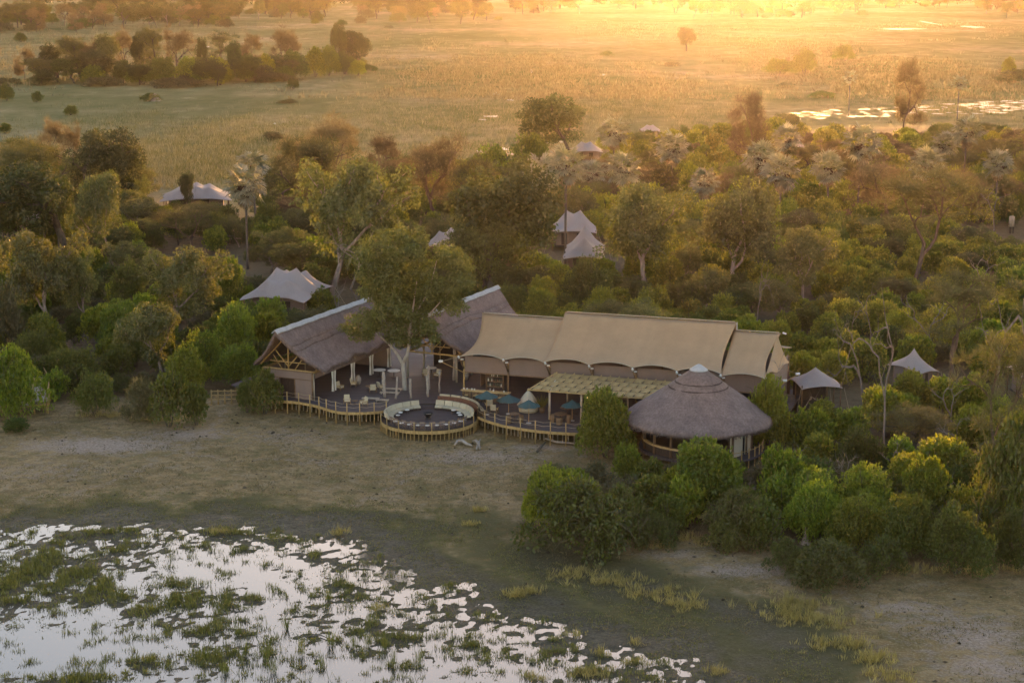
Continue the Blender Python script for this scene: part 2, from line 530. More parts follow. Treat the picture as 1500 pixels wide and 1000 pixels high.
xs = np.concatenate([-np.geomspace(9000, 62, 34), np.arange(-60, -46, 1.4), np.arange(-46, 22, .27), np.arange(22, 62, 1.2), np.geomspace(63, 9000, 34)])
ys = np.concatenate([np.arange(20, 100, 8.), np.arange(102, 153, .25), np.arange(153.5, 232, 1.3), np.arange(234, 640, 7.), np.geomspace(650, 14000, 34)])
gx, gy = np.meshgrid(xs, ys)
gz = ground_z(gx, gy)
nx, ny = len(xs), len(ys)
idx = np.arange(nx * ny).reshape(ny, nx)
quads = np.stack([idx[:-1, :-1], idx[:-1, 1:], idx[1:, 1:], idx[1:, :-1]], -1).reshape(-1, 4)

# where the wood stands (outline as seen on the ground)
WOOD_PX = [(-60, 606), (0, 603), (60, 590), (300, 578), (400, 560), (560, 470), (700, 455), (900, 520), (1000, 600), (985, 690), (900, 690), (830, 655), (800, 700), (770, 770), (850, 805),
           (960, 770), (1060, 785), (1180, 835), (1270, 842), (1330, 825), (1420, 830), (1520, 800), (1620, 800), (1640, 300), (1560, 196), (1300, 186), (1180, 196), (1050, 205), (900, 215), (760, 232), (640, 262),
           (430, 262), (390, 318), (250, 318), (200, 262), (100, 250), (0, 255), (-60, 250)]
WOOD = np.array([G(px, py) for px, py in WOOD_PX])

sdp = poly_sd(POND, gx, gy) + (fbm(gx * .3, gy * .3, 8, 3) - .5) * 8
wet = 1 - sstep(sdp, 1.0, 8.5)
wet = np.maximum(wet, .85 * (1 - sstep(np.abs(sdp - 6 - 4 * ell(gx, gy, 900, 860, 20, 14)), 0, 9)) * sstep(gx, -14, 6) * sstep(-gx, -34, -18))
sand = np.maximum.reduce([ell(gx, gy, px, py, rx, ry) * w for px, py, rx, ry, w in
    [(150, 652, 9, 3.5, 1), (270, 636, 6, 3, .8), (60, 690, 10, 5, .45), (420, 640, 7, 5, .5), (700, 668, 8, 4, .7), (610, 690, 9, 4, .35), (470, 676, 3, 1, .8), (800, 655, 5, 2, .7), (1430, 930, 5, 5, .75), (1370, 905, 6, 4, .5),
     (1460, 980, 5, 4, .75), (980, 812, 4, 2, .6), (1090, 835, 6, 2, .8), (1330, 890, 4, 2, .7), (1250, 960, 5, 4, .4), (110, 500, 6, 7, .9), (300, 345, 10, 30, .6), (1050, 830, 4, 1.5, .6)]])
def trail(pts, w):
    d = np.full(gx.shape, 1e9)
    P = [G(*p) for p in pts]
    for a, b in zip(P[:-1], P[1:]):
        ex, ey = b[0] - a[0], b[1] - a[1]
        t = np.clip(((gx - a[0]) * ex + (gy - a[1]) * ey) / (ex * ex + ey * ey), 0, 1)
        d = np.minimum(d, np.hypot(gx - a[0] - t * ex, gy - a[1] - t * ey))
    return np.exp(-((d + 1.2 * (fbm(gx * .5, gy * .5, 15, 2) - .5)) / w) ** 2)
for pts, w in (([(60, 612), (130, 640), (300, 668), (520, 678), (700, 668), (860, 668)], .8), ([(330, 600), (300, 640), (180, 700), (40, 740)], .7), ([(640, 660), (600, 700), (520, 740)], .6), ([(1040, 800), (1180, 868), (1330, 900), (1500, 905)], .9), ([(1230, 866), (1360, 960), (1420, 1010)], .8)):
    sand = np.maximum(sand, .45 * trail(pts, w))
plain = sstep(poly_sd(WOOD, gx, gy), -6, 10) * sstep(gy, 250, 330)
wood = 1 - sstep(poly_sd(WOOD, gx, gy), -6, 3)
cols = np.stack([wet, sand, plain, wood], -1).reshape(-1, 4)

def ground_mat():
    m, nt, out = new_mat('ground')
    tc = nt.nodes.new('ShaderNodeTexCoord'); P = tc.outputs['Object']
    at = nt.nodes.new('ShaderNodeAttribute'); at.attribute_name = 'mask'
    sp = nt.nodes.new('ShaderNodeSeparateColor'); nt.links.new(at.outputs['Color'], sp.inputs[0])
    wet, sand, plain, wood = sp.outputs[0], sp.outputs[1], sp.outputs[2], at.outputs['Alpha']
    n1, n2, n3 = noise(nt, P, .16, 6, .65), noise(nt, P, .9, 5, .65), noise(nt, P, 4.5, 4, .7)
    dry = ramp(nt, n1, [(.30, (.150, .110, .036)), (.46, (.29, .190, .082)), (.60, (.37, .250, .125)), (.74, (.20, .145, .048))])
    dry = mixc(nt, mapr(nt, n2, .42, .62, 0, .72), dry, (.135, .092, .042))
    dry = mixc(nt, mapr(nt, n3, .50, .68, 0, .75), dry, (.42, .34, .205))
    n4 = noise(nt, P, .42, 4, .7)
    dry = mixc(nt, mapr(nt, n4, .52, .66, 0, .6), dry, (.14, .125, .045))
    dry = mixc(nt, mapr(nt, n4, .46, .34, 0, .6), dry, (.34, .265, .18))
    sandc = ramp(nt, n3, [(.3, (.22, .155, .12)), (.65, (.54, .415, .34))])
    sm = mathn(nt, 'MULTIPLY', mapr(nt, mathn(nt, 'ADD', sand, mathn(nt, 'MULTIPLY', mathn(nt, 'SUBTRACT', n2, .5), 1.6)), .30, .78), .85)
    c = mixc(nt, sm, dry, sandc)
    gr = ramp(nt, n2, [(.3, (.075, .068, .024)), (.7, (.16, .135, .054))])
    wm = mathn(nt, 'ADD', wet, mathn(nt, 'MULTIPLY', mathn(nt, 'SUBTRACT', n2, .5), .8))
    c = mixc(nt, mapr(nt, wm, .05, .5), c, gr)
    mud = ramp(nt, n3, [(.32, (.036, .030, .020)), (.52, (.085, .070, .042)), (.72, (.15, .125, .072))])
    c = mixc(nt, mapr(nt, wm, .45, .95), c, mud)
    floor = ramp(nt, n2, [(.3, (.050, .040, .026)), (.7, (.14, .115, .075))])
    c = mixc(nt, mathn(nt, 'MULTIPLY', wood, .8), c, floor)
    # the open plain: broad bands of straw, green and pale seeding grass
    mp = nt.nodes.new('ShaderNodeMapping'); mp.inputs['Scale'].default_value = (.010, .0075, .02); nt.links.new(P, mp.inputs[0])
    b1 = noise(nt, mp.outputs[0], 1.0, 6, .62)
    mp2 = nt.nodes.new('ShaderNodeMapping'); mp2.inputs['Scale'].default_value = (.10, .055, .1); mp2.inputs['Location'].default_value = (3, 7, 0); nt.links.new(P, mp2.inputs[0])
    b2 = noise(nt, mp2.outputs[0], 1.0, 6, .7)
    pl = ramp(nt, b1, [(.30, (.14, .14, .062)), (.44, (.22, .205, .10)), (.56, (.29, .255, .14)), (.70, (.42, .35, .25))])
    pl = mixc(nt, mapr(nt, b2, .36, .66, .7, 0), pl, (.125, .128, .056))
    pl = mixc(nt, mapr(nt, b2, .6, .8, 0, .6), pl, (.46, .39, .28))
    c = mixc(nt, plain, c, pl)
    b = nt.nodes.new('ShaderNodeBsdfPrincipled'); nt.links.new(c, b.inputs['Base Color'])
    nt.links.new(mapr(nt, wm, .6, 1.1, .95, .55), b.inputs['Roughness']); nt.links.new(mapr(nt, plain, 0, 1, .22, 0), b.inputs['Specular IOR Level'])
    bn = nt.nodes.new('ShaderNodeBump'); nt.links.new(mapr(nt, plain, 0, 1, .8, .25), bn.inputs['Strength']); bn.inputs['Distance'].default_value = .45
    nt.links.new(mathn(nt, 'ADD', mathn(nt, 'MULTIPLY', n3, .5), n2), bn.inputs['Height']); nt.links.new(bn.outputs[0], b.inputs['Normal'])
    nt.links.new(b.outputs[0], out.inputs[0])
    return m
M['ground'] = ground_mat()
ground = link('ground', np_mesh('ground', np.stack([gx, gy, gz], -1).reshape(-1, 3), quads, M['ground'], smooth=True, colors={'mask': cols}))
tag(ground, 'dry grassy ground with sandy patches and a dark muddy shore', 'ground', kind='structure')

def water_mat(name, rip, scale, rough):
    m, nt, out = new_mat(name)
    tc = nt.nodes.new('ShaderNodeTexCoord')
    b = nt.nodes.new('ShaderNodeBsdfPrincipled')
    b.inputs['Base Color'].default_value = (.035, .035, .03, 1); b.inputs['Roughness'].default_value = rough
    b.inputs['IOR'].default_value = 1.8; b.inputs['Specular IOR Level'].default_value = .9
    bn = nt.nodes.new('ShaderNodeBump'); bn.inputs['Strength'].default_value = rip; bn.inputs['Distance'].default_value = .02
    nt.links.new(noise(nt, tc.outputs['Object'], scale, 3, .5), bn.inputs['Height']); nt.links.new(bn.outputs[0], b.inputs['Normal'])
    nt.links.new(b.outputs[0], out.inputs[0])
    return m
M['water'] = water_mat('water', .10, 1.2, .06)
M['water_far'] = water_mat('water_far', .9, .6, .34)
mb = MB(); mb.add([(-75, 60, WL), (30, 60, WL), (30, 152, WL), (-75, 152, WL)], [(0, 1, 2, 3)])
tag(mb.build('pond_water', M['water']), 'still shallow pond reflecting the pale sky', 'pond', kind='structure')

rng = random.Random(77)
def puddles(spots, zz):
    mb = MB()
    for px, py, w, h in spots:
        cx, cy_ = G(px, py)
        s = scale_at(cx, cy_)
        rx = w / s / 2; ry = h / (s * (CAM_H / math.hypot(cy_, CAM_H))) / 2
        n = 22
        ph = [rng.uniform(0, 6.28) for _ in range(4)]
        pts = []
        for k in range(n):
            a = 2 * PI * k / n
            r = 1 + .25 * math.sin(2 * a + ph[0]) + .2 * math.sin(3 * a + ph[1]) + .14 * math.sin(7 * a + ph[2]) + .1 * math.sin(11 * a + ph[3])
            pts.append((cx + rx * r * math.cos(a), cy_ + ry * r * math.sin(a), zz))
        mb.add(pts, [tuple(range(n))])
        zz += .0007
    return mb
spots = []
for k in range(120):
    t = rng.random()
    px = 1160 + 360 * t
    py = 171 - 11 * t + rng.uniform(-5 - 9 * t, 5)
    spots.append((px, py, rng.uniform(3, 14 + 14 * t), rng.uniform(.6, 1.9)))
tag(puddles(spots, .20).build('marsh_water', M['water_far']), 'glittering marsh channel among reeds beyond the palms', 'marsh', kind='structure')
spots = [(720, 171, 18, 3), (708, 176, 10, 2), (727, 138, 9, 4), (748, 147, 8, 3), (884, 110, 6, 2), (779, 105, 4, 4), (1362, 34, 8, 5), (1320, 43, 70, 1.5), (1425, 40, 30, 2)] + \
        [(rng.uniform(700, 755), rng.uniform(217, 227), rng.uniform(4, 14), rng.uniform(1, 3)) for _ in range(16)] + [(rng.uniform(800, 830), rng.uniform(206, 211), rng.uniform(3, 8), 1.4) for _ in range(6)] + \
        [(402, 182, 4, 2), (300, 70, 6, 3), (285, 190, 3, 1)]
tag(puddles(spots, .12).build('channel_water', M['water_far']), 'small shining pools along the channel through the grass plain', 'pool', kind='structure')
# ------------------------------------------------------------------ plants: prototypes (meshes shared by the copies)
def unit(a):
    return a / (np.linalg.norm(a, axis=-1, keepdims=True) + 1e-9)

def leaves_mesh(name, mat, C, A, Nn, ln, wd, tint):
    """kite-shaped leaves: C base, A axis, Nn facing"""
    A = unit(A); S = unit(np.cross(A, Nn))
    ln = np.asarray(ln)[:, None]; wd = np.asarray(wd)[:, None]
    Nz = unit(np.cross(S, A))
    v = np.stack([C, C + A * ln * .5 + S * wd * .5 - Nz * ln * .04, C + A * ln - Nz * ln * .10, C + A * ln * .5 - S * wd * .5 - Nz * ln * .04], 1).reshape(-1, 3)
    q = np.arange(len(v)).reshape(-1, 4)
    return np_mesh(name, v, q, mat, attrs={'tint': np.repeat(tint, 4)})

def rnd_dirs(rs, n):
    return unit(rs.normal(size=(n, 3)))

def lobe_leaves(rs, lobes, per, ln, wd, up=.4, out=.6, jit=.6, droop=0.0, shell=(.72, 1.03), low=-.75):
    """leaves through the shells of many clumps; returns arrays"""
    C, A, Nn, T = [], [], [], []
    for (c, r) in lobes:
        n = int(per * r[0] * r[1])
        d = rnd_dirs(rs, n * 2); d = d[d[:, 2] > low][:n]; n = len(d)
        rad = rs.uniform(shell[0], shell[1], (n, 1))
        p = np.array(c) + d * np.array(r) * rad
        nn = unit(d * out + np.array([0, 0, up]) + rs.normal(size=(n, 3)) * jit)
        ax = unit(np.cross(nn, rs.normal(size=(n, 3))) + np.array([0, 0, -droop]) + d * .3)
        C.append(p); A.append(ax); Nn.append(nn)
        T.append(np.clip(rs.normal(.5, .22, n) + rs.normal(0, .16), 0, 1))
    C, A, Nn, T = map(np.concatenate, (C, A, Nn, T))
    n = len(C)
    return C, A, Nn, ln * rs.uniform(.65, 1.35, n), wd * rs.uniform(.65, 1.35, n), T

def shoot_leaves(rs, P, D, k, ln, wd, spread=.55):
    """leafy shoots: k leaves around each shoot axis D at P"""
    n = len(P)
    P2 = np.repeat(P, k, 0); D2 = np.repeat(D, k, 0)
    j = rs.normal(size=(n * k, 3)) * spread
    ax = unit(D2 + j)
    P2 = P2 + D2 * rs.uniform(-.15, .3, (n * k, 1)) * ln * 2
    nn = unit(np.cross(ax, rs.normal(size=(n * k, 3))) + np.array([0, 0, .5]))
    t = np.clip(np.repeat(rs.normal(.5, .25, n), k) + rs.normal(0, .15, n * k), 0, 1)
    return P2, ax, nn, ln * rs.uniform(.7, 1.3, n * k), wd * rs.uniform(.7, 1.3, n * k), t

def cat(*parts):
    return [np.concatenate(z) for z in zip(*parts)]

def limb(mb, rng, p, d, length, r, depth, tips, spread=.6, up=.15, wob=.18, kids=(2, 3), ratio=.72, n=6, tipr=.25, segs=4):
    pts, rad = [p.copy()], [r]
    q, dd = p.copy(), d.copy()
    for k in range(segs):
        dd = (dd + Vector((rng.gauss(0, wob), rng.gauss(0, wob), rng.gauss(0, wob) + up * .4))).normalized()
        q = q + dd * (length / segs)
        pts.append(q.copy()); rad.append(r * (1 - (1 - .68) * (k + 1) / segs) if depth > 0 else r * (1 - (1 - tipr) * (k + 1) / segs))
    mb.tube(pts, rad, n if depth > 1 else max(3, n - 2), caps=False)
    if depth == 0:
        tips.append((q.copy(), dd.copy())); return
    if depth <= 1: tips.append((pts[2].copy(), dd.copy()))
    nk = rng.randint(*kids)
    a0 = rng.uniform(0, 6.28)
    for k in range(nk):
        ref = dd.cross(Vector((.3, .5, .8))).normalized()
        side = Matrix.Rotation(a0 + 2 * PI * k / nk + rng.uniform(-.5, .5), 3, dd) @ ref
        nd = (dd + side * spread * rng.uniform(.6, 1.3) + Vector((0, 0, up))).normalized()
        limb(mb, rng, q if k or rng.random() < .7 else pts[-2], nd, length * ratio * rng.uniform(.75, 1.2), r * .66 * rng.uniform(.8, 1.1), depth - 1, tips, spread, up, wob, kids, ratio, n, tipr, segs)

PROTO = {}     # kind -> list of dicts(H, W, parts=[(name, mesh)])
def norm_proto(kind, parts, H, W, name, off=(0, 0)):
    PROTO.setdefault(kind, []).append(dict(H=H, W=W, parts=parts, name=name, off=off))


# --- leafy bush: rounded, upright shoots on the outside, foliage to the ground
def make_bush(seed, leaf, W=5.0, H=4.0, nl=26, ln=.30, wd=.17, shoots=620, up=.9, name='leafy_bush', kind='bush', per=120, lobe=1.0):
    rs, rng = np.random.RandomState(seed), random.Random(seed)
    lobes = []
    for k in range(nl):
        a = rs.uniform(0, 2 * PI); e = rs.uniform(.05, 1.0)
        rr = W / 2 * math.sqrt(max(.03, 1 - e * e * .9)) * rs.uniform(.35, .80)
        z = H * (.12 + .66 * e * rs.uniform(.7, 1.0))
        s = rs.uniform(.45, 1.0) * W / 5 * lobe
        if lobe < 1: rr *= 1 + .22 * math.sin(2 * a + seed) + .15 * math.sin(3 * a + 2 * seed)
        lobes.append(((rr * math.cos(a), rr * math.sin(a), z), (s, s, s * .85)))
    lobes.append(((0, 0, H * .42), (W * .30, W * .30, H * .36)))
    base = lobe_leaves(rs, lobes, per, ln, wd, up=.35)
    P, D = [], []
    for k in range(shoots):
        c, r = lobes[rs.randint(len(lobes))]
        d = rnd_dirs(rs, 1)[0]; d[2] = abs(d[2]) * .9 + .05; d = d / np.linalg.norm(d)
        P.append(np.array(c) + d * np.array(r) * rs.uniform(.9, 1.15)); D.append(unit(d + np.array([0, 0, up])))
    sh = shoot_leaves(rs, np.array(P), np.array(D), 7, ln, wd)
    C, A, Nn, l_, w_, t = cat(base, sh)
    C[:, 2] = np.maximum(C[:, 2], .03)
    fo = leaves_mesh('foliage', leaf, C, A, Nn, l_, w_, t)
    mb = MB(); tips = []
    for k in range(6):
        a = k * 1.05 + rng.uniform(-.3, .3)
        limb(mb, rng, Vector((.12 * math.cos(a), .12 * math.sin(a), -.1)), Vector((math.cos(a) * .5, math.sin(a) * .5, 1)).normalized(), H * .42, .06, 2, tips, .55, .25, .15, (2, 2), .75, 5)
    norm_proto(kind, [('foliage', fo), ('stem', mb.mesh('stem', M['bark']))], float(C[:, 2].max()), W * 1.12, name)

for s in range(4): make_bush(100 + s, L['bush'], W=5.0 + .4 * (s % 2), H=4.0 - .3 * (s % 3))
for s in range(3): make_bush(140 + s, L['bush_dark'], W=5.2, H=4.2, ln=.26, wd=.15, shoots=420, up=.5, kind='bush_dark', name='dark_bush')

for s in range(4): make_bush(170 + s, L['shrub'], W=5.6, H=3.8 + .3 * (s % 2), nl=32, ln=.24 + .05 * (s % 2), wd=.14, shoots=520, up=.7, kind='shrub', name='broadleaf_shrub', per=130)

for s in range(3): make_bush(180 + s, L['bush'], W=8.5, H=5.6, nl=84, ln=.25, wd=.13, shoots=1700, up=.8, kind='bush_big', name='leafy_bush', per=120, lobe=.62)
for s in range(3): make_bush(190 + s, L['bush_dark'], W=8.5, H=5.6, nl=84, ln=.22, wd=.11, shoots=1200, up=.5, kind='bush_dark_big', name='dark_bush', per=130, lobe=.62)

# --- twiggy thicket: grey-brown dome of fine drooping twigs
def twigs_mesh(name, mat, P, D, ln, w, rs, kids=3, droop=.25):
    """bundles of thin tapering twigs"""
    n = len(P)
    P2 = np.repeat(P, kids, 0); D2 = unit(np.repeat(D, kids, 0) + rs.normal(size=(n * kids, 3)) * .38)
    l2 = ln * rs.uniform(.5, 1.3, (n * kids, 1))
    S = unit(np.cross(D2, rs.normal(size=(n * kids, 3))))
    mid = P2 + D2 * l2 * .55 + np.array([0, 0, -droop * .1]) * l2
    end = P2 + D2 * l2 + np.array([0, 0, -droop * .5]) * l2
    v = np.stack([P2 - S * w, P2 + S * w, mid + S * w * .6, mid - S * w * .6, end + S * w * .15, end - S * w * .15], 1).reshape(-1, 3)
    b = np.arange(n * kids)[:, None] * 6
    q = np.concatenate([b + np.array([[0, 1, 2, 3]]), b + np.array([[3, 2, 4, 5]])], 0)
    t = np.repeat(np.clip(rs.normal(.5, .3, n * kids), 0, 1), 6)
    return np_mesh(name, v, q, mat, attrs={'tint': t})

def make_thicket(seed, W=6.0, H=3.6, leaf='thicket', n=520, kind='thicket', name='twiggy_thicket', extra=None):
    rs, rng = np.random.RandomState(seed), random.Random(seed)
    lobes = []
    for k in range(34):
        a = rs.uniform(0, 2 * PI); e = rs.uniform(.0, .95)
        rr = W / 2 * math.sqrt(1 - e * e * .9) * rs.uniform(.35, .92)
        s = rs.uniform(.45, 1.0)
        lobes.append(((rr * math.cos(a), rr * math.sin(a), H * (.12 + .66 * e)), (s, s, s * .75)))
    P, D = [], []
    for k in range(n):
        c, r = lobes[rs.randint(len(lobes))]
        d = rnd_dirs(rs, 1)[0]; d[2] = d[2] * .6 + .25
        P.append(np.array(c) + d * np.array(r) * rs.uniform(.5, 1.0)); D.append(unit(d + np.array([0, 0, .35])))
    P, D = np.array(P), np.array(D); P[:, 2] = np.maximum(P[:, 2], .05)
    tw = twigs_mesh('twigs', L[leaf], P, D, 1.1, .022, rs, 2, .9)
    a1 = lobe_leaves(rs, lobes, 150, .24, .11, up=.35, jit=.8, droop=.3)
    sh = shoot_leaves(rs, P, D, 5, .26, .11)
    C, A, Nn, l_, w_, t = cat(a1, sh); C[:, 2] = np.maximum(C[:, 2], .03)
    fo = leaves_mesh('foliage', extra or L[leaf], C, A, Nn, l_, w_, t)
    norm_proto(kind, [('twigs', tw), ('foliage', fo)], float(P[:, 2].max()) + .5, W * 1.12, name)
for s in range(3): make_thicket(200 + s)
make_thicket(204, extra=L['bush_dark'])
make_thicket(210, leaf='rust', kind='thicket_rust', name='twiggy_thicket')

# --- trees
def make_tree(seed, kind, leaf, bark, H, W, trunk, name, depth=3, clump=(1.0, 1.5), per=95, ln=.32, wd=.20, spread=.62, up=.12, r0=.32, flat=.62, droop=0., jit=.7, stems=1, cl_up=.45, density=1.0, wob=.15, twig=None, lean=0.0, shell=(.6, 1.03), kids=(2, 3), env=None):
    rs, rng = np.random.RandomState(seed), random.Random(seed)
    mb = MB(); tips = []
    for k in range(stems):
        a = rng.uniform(0, 6.28)
        d = Vector((math.cos(a) * (.35 if stems > 1 else lean), math.sin(a) * (.35 if stems > 1 else lean), 1)).normalized()
        limb(mb, rng, Vector((math.cos(a) * .2 * (stems > 1), math.sin(a) * .2 * (stems > 1), -.2)), d, H * trunk, r0 / math.sqrt(stems), depth, tips, spread, up, wob, kids, .74, 7)
    # scale the skeleton so that the crown has the wanted size
    T = np.array([t[0] for t in tips]); cx = T[:, :2].mean(0)
    ext = np.percentile(np.linalg.norm(T[:, :2] - cx, axis=1), 95) * 2 + clump[1] * .9
    sxy = (W - clump[1]) / (ext - clump[1] * .9); sz = (H - clump[1] * .5) / T[:, 2].max()
    mb.v = [(v[0] * (sxy if v[2] > 1 else 1 + (sxy - 1) * max(0, v[2])), v[1] * (sxy if v[2] > 1 else 1 + (sxy - 1) * max(0, v[2])), v[2] * sz) for v in mb.v]
    T = T * np.array([sxy, sxy, sz])
    parts = [('trunk', mb.mesh('trunk', bark))]
    lobes = []
    for p in T:
        if rs.rand() > density: continue
        s = rs.uniform(*clump)
        lobes.append((p + rs.normal(0, .25, 3), (s, s, s * flat)))
    if env:
        z0, n_env, flat_top = env
        ph = rs.uniform(0, 6.28, 3)
        zc, hz = H * (z0 + 1) / 2, H * (1 - z0) / 2
        for k in range(n_env):
            d = rnd_dirs(rs, 1)[0]
            if d[2] < -.2 and rs.rand() < .5: d[2] = -d[2]
            az = math.atan2(d[1], d[0])
            wob_r = 1 + .16 * math.sin(2 * az + ph[0]) + .12 * math.sin(3 * az + ph[1]) + .10 * math.sin(5 * az + 3 * d[2] + ph[2])
            rad = rs.uniform(.30, 1) ** .55 * wob_r
            s = rs.uniform(*clump)
            zz = np.sign(d[2]) * abs(d[2]) ** flat_top
            lobes.append((np.array([cx[0] * sxy + d[0] * (W / 2 - s) * rad, cx[1] * sxy + d[1] * (W / 2 - s) * rad, zc + zz * (hz - s * flat * .6) * min(rad, 1.08)]), (s, s, s * flat)))
    if leaf is not None:
        a = lobe_leaves(rs, lobes, per, ln, wd, up=cl_up, droop=droop, jit=jit, shell=shell, low=-.95)
        parts.append(('crown', leaves_mesh('crown', leaf, *a)))
    if twig is not None:
        P, D = [], []
        for c, r in lobes:
            for _ in range(int(30 * r[0])):
                d = rnd_dirs(rs, 1)[0]; d[2] = abs(d[2]) * .7 + .1
                P.append(np.array(c) + d * r[0] * rs.uniform(.1, .8)); D.append(unit(d))
        parts.append(('twigs', twigs_mesh('twigs', twig, np.array(P), np.array(D), 1.0, .02, rs, 3, .1)))
    norm_proto(kind, parts, H, W, name, (float(cx[0] * sxy), float(cx[1] * sxy)))

for s in range(4): make_tree(300 + s, 'dense', L['dense'], M['bark'], 11, 11, .24, 'evergreen_tree', clump=(.9, 1.6), per=105, flat=.66, up=.08, spread=.75, r0=.22, env=(.16, 62, .8))
for s in range(4): make_tree(320 + s, 'olive', L['olive'], M['bark_olive'], 12, 11, .26, 'olive_leaved_tree', clump=(.75, 1.35), per=125, ln=.34, wd=.18, droop=.9, flat=.95, jit=.8, cl_up=.2, spread=.66, r0=.19, env=(.22, 66, .9))
for s in range(3): make_tree(340 + s, 'feather', L['feather'], M['bark'], 10, 12, .26, 'feathery_tree', clump=(.8, 1.5), per=100, ln=.20, wd=.10, flat=.5, spread=.8, up=.02, jit=.9, twig=L['thicket'], r0=.2, env=(.25, 60, .7))
for s in range(3): make_tree(360 + s, 'rust', L['rust'], M['bark_rust'], 9, 11, .24, 'rusty_tree', clump=(.8, 1.5), per=45, ln=.17, wd=.10, flat=.7, spread=.8, up=.08, jit=1.0, twig=L['rust'], r0=.18, env=(.2, 46, .8))
for s in range(2): make_tree(380 + s, 'bare', None, M['bark_rust'], 9, 10, .22, 'bare_tree', depth=4, clump=(.9, 1.4), spread=.85, up=.03, r0=.15, twig=L['rust'], wob=.24)
for s in range(4): make_tree(400 + s, 'dead', None, M['bark_dead'], 11, 8, .34, 'dead_tree', depth=4, clump=(.5, .8), spread=.6, up=.06, r0=.16, wob=.26, kids=(2, 3), lean=.25)
make_tree(420, 'dead_pale', None, M['bark_bleached'], 11, 10, .32, 'dead_tree', depth=4, clump=(.5, .8), spread=.75, up=.02, r0=.14, wob=.3, kids=(2, 2), lean=.4)
for s in range(3): make_tree(440 + s, 'umbrella', L['feather'], M['bark_rust'], 12, 13, .30, 'spreading_tree', clump=(.7, 1.3), per=55, ln=.18, wd=.10, flat=.5, spread=.72, up=.10, jit=1.0, twig=L['thicket'], density=.9, r0=.18, env=(.35, 40, .7))

def place(kind, px, base, hm, wm, label, cat_, group=None, variant=None, rz=None, xy=None, rngp=random.Random(9)):
    if kind in ('bush', 'bush_dark') and wm > 6.3: kind += '_big'
    pl = PROTO[kind]
    p = pl[(variant if variant is not None else rngp.randrange(len(pl))) % len(pl)]
    x, y = xy if xy else G(px, base)
    z = -.10 if y > 165 else float(ground_z(np.array([x]), np.array([y]))[0]) - .05
    o = thing(p['name'], label, cat_, (x, y, z), rngp.uniform(0, 6.28) if rz is None else rz, group)
    k_, a_ = wm / p['W'], o.rotation_euler.z
    o.location.x -= .8 * k_ * (p['off'][0] * math.cos(a_) - p['off'][1] * math.sin(a_)); o.location.y -= .8 * k_ * (p['off'][0] * math.sin(a_) + p['off'][1] * math.cos(a_))      # the crown, not the foot of a leaning trunk, stands over the spot
    o.scale = (k_, k_ * rngp.uniform(.92, 1.08), hm / p['H'])
    for nm, me in p['parts']: link(nm, me, o)
    return o

# --- fan palms
def frond_mesh(name, mat, seed, n=16, droop=.25, pet=1.3, rad=1.05):
    rs = np.random.RandomState(seed)
    v, q, t = [], [], []
    def quad(a, b, c, d, tt):
        k = len(v); v.extend([a, b, c, d]); q.append((k, k + 1, k + 2, k + 3)); t.extend([tt] * 4)
    quad((-.035, 0, 0), (.035, 0, 0), (.02, pet, -.02), (-.02, pet, -.02), .6)
    for i in range(n):
        a = (i / (n - 1) - .5) * 2 * R(118)
        l = rad * (1 - .25 * abs(a) / 2.1) * rs.uniform(.85, 1.1)
        d = np.array([math.sin(a), math.cos(a), 0]); s = np.array([math.cos(a), -math.sin(a), 0])
        b0 = np.array([0, pet, -.02])
        w = .085
        mid = b0 + d * l * .6 + np.array([0, 0, .10 * math.cos(i * 2.1) - .05 * droop])
        end = b0 + d * l + np.array([0, 0, -droop * rs.uniform(.5, 1.3)])
        tt = rs.uniform(.2, 1)
        quad(tuple(b0), tuple(mid + s * w), tuple(end), tuple(mid - s * w), tt)
    return np_mesh(name, np.array(v), np.array(q), mat, attrs={'tint': np.array(t)})
FROND = [frond_mesh('frond', L['palm'], s) for s in (1, 2, 3)]
FROND_DEAD = [frond_mesh('dead_frond', L['palm_dead'], s, 9, .5, 1.2, .9) for s in (4, 5)]

def dates_mesh():
    rs = np.random.RandomState(4); mb = MB()
    for k in range(26):
        c = rs.normal(0, .22, 3) * np.array([1, 1, 1.3]); r = .11
        mb.lathe([(.01, -r), (r * .8, -r * .5), (r, 0), (r * .8, r * .5), (.01, r)], 6, tuple(c))
    return mb.mesh('fruit_cluster', M['fruit'])
DATES = dates_mesh()

